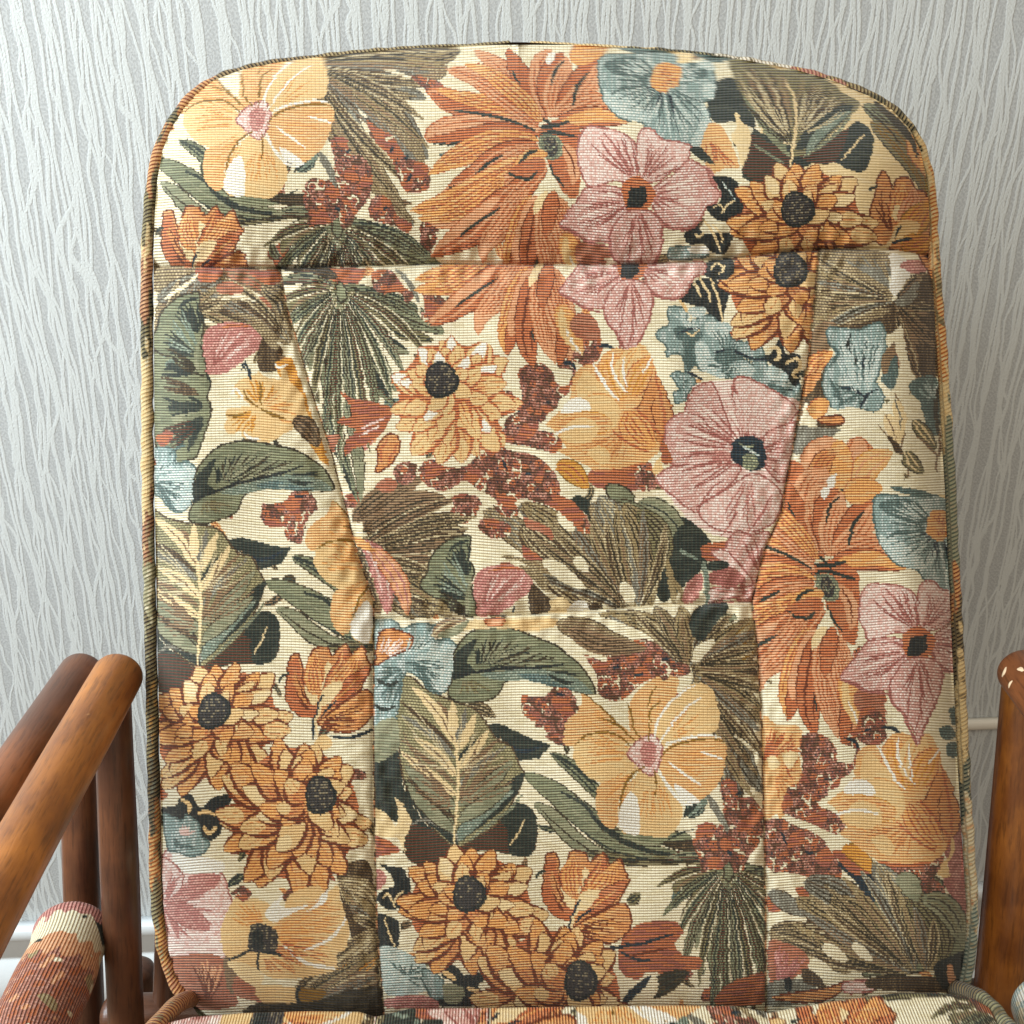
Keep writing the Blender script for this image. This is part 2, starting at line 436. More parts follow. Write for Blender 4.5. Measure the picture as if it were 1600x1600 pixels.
L white 4 450,600 500,680 550,760 600,800
L white 3.6 560,540 560,640 620,740 650,760
L white 3.2 620,560 620,640 640,730
L white 2.6 780,560 750,610 720,650
L ord 4 680,840 760,920 840,1010
L ord 4 560,970 650,1040 760,1090
L ord 4 790,640 830,800 850,960 820,1070
L ord 5 460,1195 600,1190 740,1150
F flat 790,1160 840,1090 850,1000 870,1050 830,1150 850,1200 790,1210
=ryb2 @b2
F berry 1100,640 1160,600 1240,600 1300,660 1290,700 1370,720 1400,640 1320,620 1330,590 1400,580 1420,640 1380,760 1330,800 1310,850 1260,880 1210,960 1280,980 1350,1030 1310,1090 1240,1080 1160,1060 1050,1040 1010,1010 1040,900 1100,860 1120,760
F berryd 1120,630 1200,600 1290,650 1290,720 1180,760 1110,720
F berryd 1110,860 1240,860 1240,920 1120,930
F berry 1430,420 1500,410 1560,460 1560,560 1480,610 1400,580 1340,560 1400,530
L navy 5 1540,500 1600,500 1640,520
L navy 5 1340,590 1400,600 1420,630
L navy 3 1240,820 1290,810
L navy 3 1440,540 1480,520
F berry 560,1160 620,1130 700,1170 800,1170 880,1110 1000,1060 1060,1080 1200,1110 1280,1180 1330,1260 1340,1340 1400,1380 1480,1440 1500,1530 1460,1540 1400,1480 1300,1400 1180,1360 1100,1350 1080,1420 1010,1400 960,1340 880,1300 800,1250 720,1300 640,1300 560,1240
F berryd 860,1120 960,1090 1040,1110 1000,1170 880,1180
F berryd 980,1260 1180,1250 1240,1300 1100,1330 1000,1320
F rusto 1280,1320 1400,1360 1460,1440 1440,1500 1340,1430
L navy 4 1010,1130 1040,1190
L navy 4 1140,1210 1180,1215
F berry 420,1170 480,1140 540,1170 530,1240 460,1270 410,1220
F rust 320,1260 380,1230 430,1260 400,1310 340,1310 310,1280
F berry 750,1330 860,1330 890,1380 860,1440 780,1440 740,1390
F berry 890,1470 960,1460 1060,1500 1050,1550 960,1570 900,1530
=pop @b3
F pinkw 1230,690 1320,670 1380,740 1460,780 1590,800 1590,900 1580,1060 1540,1140 1520,1280 1490,1360 1460,1480 1400,1520 1300,1560 1180,1560 1100,1540 980,1460 880,1350 810,1250 820,1200 900,1160 860,1100 850,980 880,900 960,860 1010,800 1010,720 1100,700
F pink 1010,740 1100,700 1140,760 1220,980 1160,1010 1060,900 960,860
F pink 870,920 960,870 1100,950 1220,1040 1200,1150 1100,1150 900,1160 860,1100 850,1000
F pink 820,1210 900,1170 1100,1160 1270,1170 1200,1280 1040,1380 1020,1430 900,1340 810,1260
F pinkl 1230,700 1320,680 1560,820 1560,900 1420,1000 1300,1000 1240,860
F pink 1400,1000 1540,930 1580,940 1560,1080 1540,1180 1500,1260 1400,1160
F pinkl 1200,1290 1330,1210 1440,1250 1500,1340 1470,1460 1380,1520 1250,1540 1100,1500 1040,1400
V pinkw 7 4 .35 .95 1300,1080 1010,760 870,940 850,1080
V pinkl 7 4 .3 .95 1300,1080 820,1230 900,1340 1020,1420
V pinkd 6 3.2 .1 .85 1290,1070 1020,760 900,900 860,1010
V pinkd 5 3.2 .1 .9 1290,1100 860,1090 830,1230 950,1370
V rose 5 5 .1 .5 1290,1120 860,1040 900,1170
V pink 7 2.6 .15 .95 1300,1060 1120,700 1350,720 1560,820
V pinkd 5 2.6 .12 .4 1300,1060 1180,760 1380,780 1480,860
V pinkd 5 3 .15 .9 1330,1100 1580,930 1560,1080 1500,1250
V rose 4 3.4 .15 .9 1330,1200 1110,1480 1250,1560 1380,1520
L pinkd 4 1240,690 1230,730 1250,770
L pink 12 1440,1340 1400,1420 1310,1540
L pinkd 3 1440,1330 1390,1430 1300,1550
L pinkd 3 1040,1400 1100,1300 1180,1240
L pinkd 3 1250,1420 1200,1500 1160,1560
F navy 1220,1080 1240,1020 1320,1000 1390,1030 1410,1110 1400,1170 1330,1195 1280,1170 1220,1130
L ctrl 3 1260,1040 1300,1060 1350,1050
L teall 3 1280,1060 1320,1080 1370,1110
F ctrl 1280,1130 1300,1100 1350,1105 1370,1150 1340,1190 1290,1180
F rusto 820,1060 850,1040 890,1130 850,1160 830,1120
=tealf @b3
F blk 980,170 1060,120 1180,150 1220,180 1200,240 1180,320 1160,380 1100,340 1060,290 960,260 930,220
F teal 860,300 900,280 960,300 980,370 1040,340 1100,330 1150,380 1200,380 1220,460 1300,480 1380,500 1400,560 1330,580 1280,560 1240,620 1200,680 1140,640 1060,640 1010,600 980,640 1020,700 980,760 960,800 910,820 900,760 930,740 890,670 920,640 960,650 950,560 900,540 860,560 860,500 800,440 830,400 870,380
F teal 1180,560 1300,580 1340,640 1330,700 1230,680 1180,640
F teal 1340,580 1400,560 1430,620 1500,600 1560,660 1600,720 1600,800 1500,790 1420,780 1360,740 1330,660
F teald 900,400 1000,390 1060,430 1020,480 920,460
F teald 950,480 1030,500 1010,620 970,620
F teald 1140,530 1230,510 1290,560 1200,600 1130,590
F whit 980,290 1060,280 1070,330 1000,340
F whit 1080,370 1200,370 1210,430 1150,460 1080,430
F whit 1020,480 1080,490 1110,560 1160,620 1180,680 1080,650 1030,600
F whit 1280,600 1340,620 1330,670 1270,660
F whit 1420,620 1500,600 1560,680 1500,730 1430,700
L navy 4 920,430 980,410 1050,400
L navy 4 1120,540 1210,520 1340,570 1440,570
L navy 4 1360,740 1450,750 1560,740
L navy 4 960,640 1010,660 1060,690
V teall 6 2.6 .1 .9 1230,600 1160,660 1240,680 1320,680
V teald 5 3 .1 .9 1400,700 1500,780 1590,790 1600,720
L creamf 2.5 960,420 1000,440 1040,410
L flat 5 930,240 970,310
L creamf 4 1040,100 1060,160 1090,200 1100,260
L creamf 3.4 1100,120 1130,190 1150,260 1170,370
L creamf 3.4 1010,150 1030,180 1050,230
F blk 1490,460 1520,540 1560,540 1600,560 1600,700 1560,720 1520,650 1440,600 1400,560 1440,540
L creamf 5 1420,520 1470,510 1490,560 1450,580
L creamf 5 1520,600 1580,570 1600,620 1560,660 1590,680
V whit 8 2.2 .2 .95 1000,420 860,300 980,300 1060,400
V teald 7 2.4 .15 .9 1200,560 1080,380 1200,390 1300,500
V teald 7 2.4 .15 .9 1230,600 1040,560 1100,640 1240,680
V whit 6 2.4 .2 .9 1450,700 1340,600 1480,620 1600,740
V teald 5 2.4 .1 .9 940,700 900,640 1010,700 930,820
=berrb @a3
F blk 1010,910 1080,900 1160,930 1200,1020 1210,1100 1140,1180 1060,1180 990,1130 980,1090 1060,1060 1060,980
L creamf 2.4 1020,1100 1060,1080 1090,1130
L creamf 2.4 1060,1140 1110,1080 1160,1050
L teall 2 1070,930 1120,1000 1150,1050
F blk 840,1260 920,1220 960,1260 1060,1250 1140,1270 1120,1340 1080,1390 1000,1370 960,1330 860,1320
L creamf 4 960,1180 1000,1230 1030,1290 1060,1370
L creamf 3.4 1010,1200 1060,1250 1080,1320
L creamf 3.4 900,1260 930,1280 960,1250
F dg 870,730 940,720 1000,790 1030,830 940,800
=orleaf @a3
F peach 960,640 1000,570 1060,580 1110,650 1140,720 1180,840 1100,850 1010,880 960,800 940,720
V ord 6 3 .3 1 980,620 980,840 1080,850 1180,840
F creamf 1150,520 1170,510 1200,560 1250,620 1250,700 1220,800 1200,840 1190,740 1140,660 1180,650 1190,600
F rust 200,1350 400,1340 380,1410 180,1410
F rose 960,860 1000,850 1040,950 1060,1020 1000,1040
F teal 750,1350 830,1340 960,1350 980,1400 880,1420 740,1420
F white 860,1345 980,1340 990,1385 880,1380
=heightleaf @a4
F dg 20,400 80,310 190,290 260,400 320,560 290,660 300,740 250,840 240,900 330,950 420,940 470,850 530,800 560,860 640,840 720,800 830,820 900,860 1000,870 1050,760 1060,660 1020,590 950,560 860,620 700,700 560,720 300,600 180,560 60,560
F dgr 290,640 420,700 540,760 530,850 430,860 400,940 260,900 240,820
F dgr 600,770 760,700 900,600 860,740 800,820 680,820
F olive 160,160 340,180 480,240 560,220 640,240 760,290 870,380 960,430 960,480 860,580 700,720 560,780 540,700 440,640 320,520 240,400 190,290
V khakil 8 5 .1 .95 550,700 240,380 170,170 440,210
V brn 7 3.6 .1 .95 545,560 240,330 200,200 480,230
V khakil 7 5 .1 .95 560,620 640,240 800,320 940,450
V olived 6 3.6 .1 .95 560,560 660,260 820,340 940,480
P dg 24 580,740 700,600 820,500 940,460
P sagt 16 640,760 720,640 840,540 930,490
P sage 14 540,780 440,660 330,520 240,400
V olived 11 2.6 .08 .97 555,740 220,460 180,180 420,210
V lite 9 2.2 .12 .95 555,700 230,360 200,190 460,230
V khakd 10 2.8 .08 .97 565,640 620,250 780,300 940,440
V lite 8 2.2 .12 .95 565,660 640,280 820,340 940,480
L creamf 4 540,870 560,700 575,560 560,400 500,300
L ctrl 5 620,780 720,720 840,620 920,520
L ctrl 4.5 310,700 400,760 520,840
L creamf 2.5 860,800 930,720 1000,640
F creamf 210,520 240,560 270,620 290,690 240,800 230,850 210,740 170,650 200,600
=hright @a4
P sage 34 990,450 1140,560 1280,740 1400,900 / olived 2 3
P olive 44 1040,560 1200,680 1340,860 1420,1060 / och 3 3.4
P dg 14 700,260 840,290 960,350 1060,400
P creamf 14 600,230 760,260 900,310 1060,370
P orl 26 1290,640 1340,760 1390,860 1400,920
P olived 12 1060,430 1200,560 1300,680 1340,800
L olived 3 980,460 1120,570 1230,700
F or 1095,890 1140,880 1180,980 1200,920 1280,910 1320,980 1380,1000 1420,1100 1415,1250 1400,1420 1300,1400 1100,1330 1060,1280 1030,1180 1060,1040
V ddk 6 2.6 .1 .9 1170,1280 1050,1060 1130,900 1180,1000
P orl 26 1200,1200 1220,1060 1240,930 / ord 2 3
P creamf 16 1200,1180 1210,1110 1190,1080
P orp 28 1230,1210 1300,1080 1310,970 / ord 2 3
P ocr 40 1240,1260 1340,1160 1400,1060 / ord 3 3
P flat 34 1200,1300 1270,1240 1350,1200
P ocr 34 1230,1310 1330,1330 1410,1280 / ord 3 3
L navy 5 1150,1340 1180,1290 1230,1210
L navy 5 1180,1320 1240,1300 1300,1290
L creamf 5 1100,1350 1160,1320 1200,1240
L dg 4 1020,990 1050,975 1085,965
=rygr @a2
P khaki 60 640,120 420,130 200,140 -60,150 / khakd 3 3.5
P khakil 40 620,100 400,100 200,110 -120,150 / khakd 2 3
P khaki 60 560,230 400,250 200,240 -80,170 / brn 3 3.5
P grey 44 -240,170 0,200 200,330 430,420 / khakd 2 4
P grey 60 -330,190 0,330 260,560 440,800 / khakd 4 4
P khaki 70 -300,180 -60,330 200,560 420,820 / brn 4 5
P grey 46 -310,220 -100,520 100,900 350,1220 / khakd 3 4
P khaki 56 -330,240 -140,560 60,850 330,1200 / brn 4 4
X k 5 16.64 .06 -330,200 640,110 600,200 480,300 430,420
X k 6 16.64 .06 -330,200 430,560 440,800 400,1060 350,1220 250,1130
L cream 5 160,235 240,255 330,290
L cream 4 0,480 20,510 50,530
F berry 330,270 440,290 530,330 500,380 440,380 380,330
F rusto 50,550 120,600 200,640 260,720 300,780 430,830 450,900 440,980 380,1000 300,1000 250,900 200,780 120,700
F berry 230,790 320,790 430,840 450,940 400,980 300,1000 250,910
L cream 4 160,680 220,650
L navy 5 200,750 215,720
L navy 5 290,800 310,770
L navy 5 300,940 335,890
F berry 70,1060 130,1020 200,1050 240,1140 330,1200 320,1250 270,1240 220,1210 130,1190 70,1150
L navy 4 150,1110 180,1090
F berry 390,1200 460,1180 500,1220 480,1320 420,1390 390,1330
=lfan @c3
P khakil 60 985,950 860,780 700,700 480,640 / khakd 3 4
P khaki 50 985,950 820,830 560,770 240,680 / brn 4 4
P cream 26 790,800 620,740 480,690 320,640
P khaki 46 985,940 900,760 820,640 790,590 / khakd 2 4
P khakil 46 990,940 960,780 950,640 930,590 / khakd 3 3
P khakil 40 1000,940 1020,780 1040,640 1080,590 / khakd 3 3
P dg 40 1040,790 1060,680 1130,620 1210,590
P sagel 20 1020,810 1090,720 1200,660 1260,660 / dg 1 4
P cream 20 1010,910 1050,840 1130,780
P khakil 60 1010,920 1120,850 1240,780 1370,660 / och 3 3.4
P khaki 60 1000,930 1150,900 1260,850 1400,800 / och 3 3.4
P khakd 40 1000,940 1150,940 1280,960 1420,990 / olived 3 4
P khaki 60 1000,950 1150,1020 1280,1120 1400,1250 / khakd 3 4
P khakd 50 1000,970 1140,1080 1260,1260 1400,1440 / khakil 2 4
P grey 40 1120,1180 1220,1300 1300,1480 1400,1640 / khakd 2 4
P khakd 44 1130,1140 1200,1320 1210,1500 1280,1760 / grey 2 4
X k 7 15.36 .05 985,945 240,690 480,640 700,600 940,590 1080,590
X k 6 15.36 .05 1000,925 1220,640 1360,680 1400,800 1420,900 1420,1000
X k 7 15.36 .05 1000,960 1420,1080 1420,1300 1400,1500 1340,1700 1240,1700
P cream 26 790,800 620,740 480,690 320,640
P dg 36 1040,790 1060,680 1130,620 1210,590
P cream 18 1010,910 1050,840 1130,780
L cream 4 1230,1310 1290,1350 1370,1420
F berry 370,830 440,810 520,840 640,800 700,780 780,790 860,860 900,900 980,920 980,970 860,1000 790,990 700,1040 640,1100 560,1120 480,1080 470,980 420,900
F berryd 400,840 520,830 640,820 700,870 560,900 440,890
F berryd 780,850 900,900 960,960 840,970 780,920
L navy 4 550,940 600,930
L navy 4 680,980 730,970
L navy 4 830,890 880,885
F berry 860,1420 880,1420
=lber @d3
F berry 1160,260 1240,250 1260,340 1330,340 1390,420 1395,540 1370,600 1310,680 1290,740 1240,760 1210,700 1160,740 1100,740 1050,760 1040,680 1010,620 1020,520 1070,480 1150,490 1180,420
F berry 1180,400 1280,340 1340,400 1300,470 1200,460
F berry 1040,560 1120,520 1200,560 1180,640 1060,640
L navy 5 1240,330 1270,310
L navy 5 1190,640 1220,660
L cream 3 1190,510 1250,500
P grey 12 1080,320 1150,430 1200,540
P sagt 26 960,440 1020,400 1080,330
V dg 5 3 .2 .9 940,480 960,380 1060,330 1090,380
=lmap @d3
F rusto 660,1070 760,1030 900,1030 950,1090 900,1160 960,1220 1050,1230 1040,1290 940,1310 850,1320 760,1310 700,1350 620,1330 590,1260 600,1160
L navy 4.5 620,1150 700,1160 800,1130 900,1100
L navy 4.5 600,1200 680,1240 780,1250
L ddk 4 640,1230 760,1200 860,1180
P olived 40 760,1450 840,1380 980,1310 / sage 2 4
P cream 30 660,1460 760,1400 800,1330
P navy 14 610,1490 700,1400 780,1330
F rusto 1120,1480 1200,1380 1300,1340 1400,1320 1400,1480 1250,1500
=lbl @d2
F cream 120,1000 240,1000 300,1180 300,1300 140,1300
F blk 130,1000 200,1000 260,1040 250,1180 180,1180 130,1160
L creamf 3 180,1010 200,1080 240,1180
F blk 140,890 180,850 240,830 200,760 160,710 240,710 300,760 330,850 290,930 220,970 150,930
L creamf 3 170,900 200,880 230,930
L creamf 3 230,950 250,890 290,860
F rose 120,740 180,760 190,820 130,850
F teall 150,1180 300,1200 420,1290 440,1400 300,1440 180,1420
F blk 560,1270 640,1330 800,1290 760,1340 700,1390 740,1440 700,1500 480,1500 430,1440 500,1440 560,1380 500,1330
F teal 380,1300 480,1330 520,1440 440,1450
V teald 6 3 .1 .9 300,1340 180,1230 400,1280 400,1420
L flat 7 500,1310 560,1340 560,1360
F sagel 510,1380 620,1400 600,1480 520,1480
L flat 6 640,1400 720,1430 660,1450
F rose 190,1460 400,1440 480,1510 200,1510
F rusto 120,560 200,580 270,640 200,660 120,680
F cream 120,680 280,650 300,690 290,730 160,710
"""
def cr(p, n=6, closed=True):
    p = np.asarray(p, float); m = len(p)
    if m < 3: 
        t = np.linspace(0, 1, n*2)[:,None]; return p[0]*(1-t)+p[-1]*t
    if closed: a = np.roll(p,1,0); b = p; c = np.roll(p,-1,0); d = np.roll(p,-2,0)
    else:
        q = np.vstack([2*p[0]-p[1], p, 2*p[-1]-p[-2]]); a,b,c,d = q[:-3],q[1:-2],q[2:-1],q[3:]
    t = (np.arange(n)/n)[None,:,None]; a,b,c,d = (z[:,None,:] for z in (a,b,c,d))
    r = .5*(2*b+(c-a)*t+(2*a-5*b+4*c-d)*t*t+(3*b-a-3*c+d)*t**3)
    r = r.reshape(-1,2)
    return r if closed else np.vstack([r, p[-1]])
def along(p, n):
    s = np.r_[0, np.cumsum(np.hypot(*np.diff(p,axis=0).T))]
    t = np.linspace(0, s[-1], n)
    return np.c_[np.interp(t,s,p[:,0]), np.interp(t,s,p[:,1])]
def ribbon(p, w, prof):
    t = np.gradient(p, axis=0); t /= np.maximum(np.hypot(t[:,0],t[:,1]),1e-6)[:,None]
    nrm = np.c_[-t[:,1], t[:,0]]; hw = (w*.5*prof)[:,None]
    return np.vstack([p+nrm*hw, (p-nrm*hw)[::-1]])
def parse(txt):
    M = {}; cur = None; tile = None
    for ln in txt.strip().splitlines():
        ln = ln.strip()
        if not ln: continue
        if ln[0] == '=':
            nm, tl = ln[1:].split(); cur = M.setdefault(nm, []); tile = TILES[tl[1:]]; continue
        tok = ln.split(); extra = None
        if '/' in tok:
            i = tok.index('/'); extra = tok[i+1:]; tok = tok[:i]
        pts = np.array([[float(v) for v in t.split(',')] for t in tok if ',' in t])
        pts = pts*tile[2] + np.array(tile[:2])
        num = [t for t in tok[1:] if ',' not in t]
        cur.append((tok[0], num, pts, extra, tile[2]))
    return M
EDGE = {'pink':'pinkd','pinkl':'pinkd','rose':'pinkd','orl':'ord','orp':'ord','or':'ddk','ord':'ddk','sage':'olived','sagel':'olived','olive':'olived','khaki':'khakd','khakil':'khakd','sagt':'dg','teal':'teald','peach':'ocr','flat':'orl','ocr':'och','leafk':'khakd','grey':'khakd'}
def pet(out, st, w, pts, extra, rnd, edge=True):
    fol = st in ('sage','olive','sagel','khaki','khakil','grey','brn','khakd','sagt','olived')
    if fol and w > 22: w *= .80
    c = along(cr(pts, 8, False), 26); t = np.linspace(0,1,26)
    prof = np.sin(np.pi*np.clip(t,0,1)**.8)**.62
    if edge and st in EDGE and w > 15: out.append((EDGE[st], ribbon(c, w+4.2, prof)))
    out.append((st, ribbon(c, w, prof)))
    if extra:
        n = int(extra[1]); sw = float(extra[2])
        if fol: n = max(min(n,3), int(w/8.5)); sw = min(3.2, w/n*.45)
        elif w > 24: n += 1 + (w > 40)
        for k in range(n):
            f = ((k+.5)/n*2-1)*.8 + rnd.uniform(-.06,.06)
            tt = np.gradient(c,axis=0); tt /= np.maximum(np.hypot(tt[:,0],tt[:,1]),1e-6)[:,None]
            q = c + np.c_[-tt[:,1],tt[:,0]]*(w*.5*f*prof)[:,None]
            a = int(rnd.uniform(0,3)); b = int(rnd.uniform(19,26)); q = q[a:b]
            sty = extra[0]
            if fol and sty in ('khakd','khaki','khakil','olive','sage') : sty = {'khakd':'olived','khaki':'khakd','khakil':'lite','olive':'olived','sage':'dg'}[sty] if rnd.random()<.75 else sty
            out.append((sty, ribbon(q, sw, np.sin(np.pi*np.linspace(.06,.97,len(q)))**.5)))
def dahlia(out, c, ax, ay, kind, rnd, sh):
    c0 = c
    R = [(1.0,18,.56),(.81,15,.52),(.60,12,.42),(.40,9,.28)] 
    base = 'ord'
    t = np.linspace(0,2*np.pi,40,endpoint=False)
    c = c0+sh*.8; out.append((base, np.c_[c[0]+ax*.5*.80*np.cos(t), c[1]+ay*.5*.80*np.sin(t)]))
    for ri,(rr,n,ln) in enumerate(R):
        ph = rnd.uniform(0,6); c = c0+sh*rr
        for k in range(n):
            a = ph + 2*np.pi*(k+rnd.uniform(-.16,.16))/n
            r1 = rr*rnd.uniform(.92,1.06)*.5; r0 = r1-ln*.62
            if kind == 1 and np.cos(a-2.2) > .2: r1 *= 1.0
            d = np.array([math.cos(a), math.sin(a)]); q = np.array([-d[1], d[0]])*rnd.uniform(-.09,.09)
            s = np.array([ax, ay])
            p0 = c + (d*r0)*s; p2 = c + (d*r1+q)*s; p1 = (p0+p2)/2 + q*s*.3
            w = 2*np.pi*r1*(ax+ay)/2/n*rnd.uniform(.84,1.08)
            whole = rnd.random() < (.20 if kind!=2 else .45)
            body = 'flat' if whole else (rnd.choice(['or','or','orl']) if kind!=2 else rnd.choice(['orl','peach']))
            pet(out, 'ddk' if kind!=2 else 'ord', w*1.2, [p0,p1,p2], None, rnd, False)
            pet(out, body, w*.88, [p0,p1,p2*.97+p1*.03], None if whole else ['ord','2','2.2'], rnd, False)
            if not whole: pet(out, rnd.choice(['orl','flat','orl']) if kind!=2 else 'flat', w*.66, [p0*.1+p1*.9,p1*.5+p2*.5, p2*.975+p1*.025], ['or','1','1.8'], rnd, False)
            elif rnd.random()<.5: pet(out, 'creamf' if kind!=2 else 'white', w*.5, [p1, p2*.96+p1*.04], None, rnd, False)
    c = c0; t = np.linspace(0,2*np.pi,24,endpoint=False); rx = 25; ry = 27
    if kind == 1: rx, ry = 23, 29
    wob = 1+.05*np.sin(3*t+1)
    out.append(('blk', np.c_[c[0]+(rx+2)*wob*np.cos(t), c[1]+(ry+2)*wob*np.sin(t)]))
    out.append(('ctr', np.c_[c[0]-1+(rx-3)*wob*np.cos(t), c[1]-1+(ry-3)*wob*np.sin(t)]))
def build_motif(items, seed):
    rnd = random.Random(seed); out = []
    for kind, num, pts, extra, sc in items:
        if kind == 'F':
            q = cr(pts, 5); out.append((num[0], q))
            if num[0] in ('pink','pinkl','teal','sage','leafk','orp','or') and np.ptp(q[:,0])+np.ptp(q[:,1]) > 40:
                r = np.vstack([q,q[:1]]); out.append((EDGE[num[0]], ribbon(r, 3.0, np.ones(len(r)))))
        elif kind == 'G': out.append((num[0], pts))
        elif kind == 'L':
            c = along(cr(pts, 8, False), 24)
            out.append((num[0], ribbon(c, float(num[1])*1.15, np.sin(np.pi*np.linspace(.05,.95,24))**.4)))
        elif kind == 'P': pet(out, num[0], float(num[1]), pts, extra, rnd)
        elif kind == 'V':
            n = int(int(num[1])*1.4+.5); w = float(num[2]); t0 = float(num[3]); t1 = float(num[4])
            e = along(cr(pts[1:], 8, False), n*2+1)[1::2]
            for q in e:
                q = q + np.array([rnd.uniform(-3,3), rnd.uniform(-3,3)])
                d = q-pts[0]; nn = np.array([-d[1], d[0]])*rnd.uniform(-.07,.07)
                a = t0+rnd.uniform(0,.12)*(t1-t0); b = t1-rnd.uniform(0,.3)*(t1-t0)
                c = np.array([pts[0]+d*t+nn*math.sin(math.pi*t) for t in np.linspace(a,b,12)])
                out.append((num[0], ribbon(c, w, np.sin(np.pi*np.linspace(.08,.94,12))**.5)))
        elif kind == 'X':
            pal, n, w, bend = num[0], int(num[1]), float(num[2]), float(num[3])
            main, dark, lite = {'g':(['sage','olive','sagel','sage'],['dg','olived','dgr'],'cream'),'k':(['khaki','khakil','grey','khaki'],['khakd','olived','brn'],'lite'),
                                'b':(['brn','khaki','brn'],['olived','khakd'],'lite')}[pal]
            e = along(cr(pts[1:], 8, False), n)
            for k,q in enumerate(e):
                d = (q-pts[0])*rnd.uniform(.88,1.04); nn = np.array([-d[1],d[0]])*(bend*(k/(n-1)*2-1)+rnd.uniform(-.02,.02))
                f = lambda s,o=0.: pts[0]+d*s+nn*math.sin(math.pi*s)*1.0+np.array([-d[1],d[0]])/np.hypot(*d)*o*math.sin(math.pi*s)
                c = np.array([f(s) for s in np.linspace(.04,1,18)]); pr = np.sin(np.pi*np.linspace(.04,.98,18)**1.25)**.8
                out.append((lite, ribbon(c, w+3.4, pr))) if (pal=='g' and k%2) or (pal!='g' and k%3==0) else out.append((dark[k%len(dark)], ribbon(c, w+3.0, pr)))
                out.append((main[k%len(main)], ribbon(c, w, pr)))
                for o in (-.26,.20):
                    c2 = np.array([f(s,o*w) for s in np.linspace(.12,rnd.uniform(.75,.95),16)])
                    out.append((dark[(k+(o>0))%len(dark)], ribbon(c2, max(2.4,w*.24), np.sin(np.pi*np.linspace(.08,.95,16))**.5)))
        elif kind == 'D':
            dahlia(out, pts[0], float(num[0])*sc*2, float(num[1])*sc*2, int(num[2]), rnd, np.array([float(num[3]),float(num[4])])*sc)
    return out
def affine(src, dst):
    s = np.asarray(src,float); d = np.asarray(dst,float); k = len(s)
    if k == 1: return np.array([[1,0],[0,1]]), d[0]-s[0]
    if k == 2:
        u = s[1]-s[0]; v = d[1]-d[0]; den = u@u
        a = (u@v)/den; b = (u[0]*v[1]-u[1]*v[0])/den
        A = np.array([[a,-b],[b,a]]); return A, d[0]-A@s[0]
    X = np.c_[s, np.ones(k)]; sol = np.linalg.lstsq(X, d, rcond=None)[0]
    return sol[:2].T, sol[2]
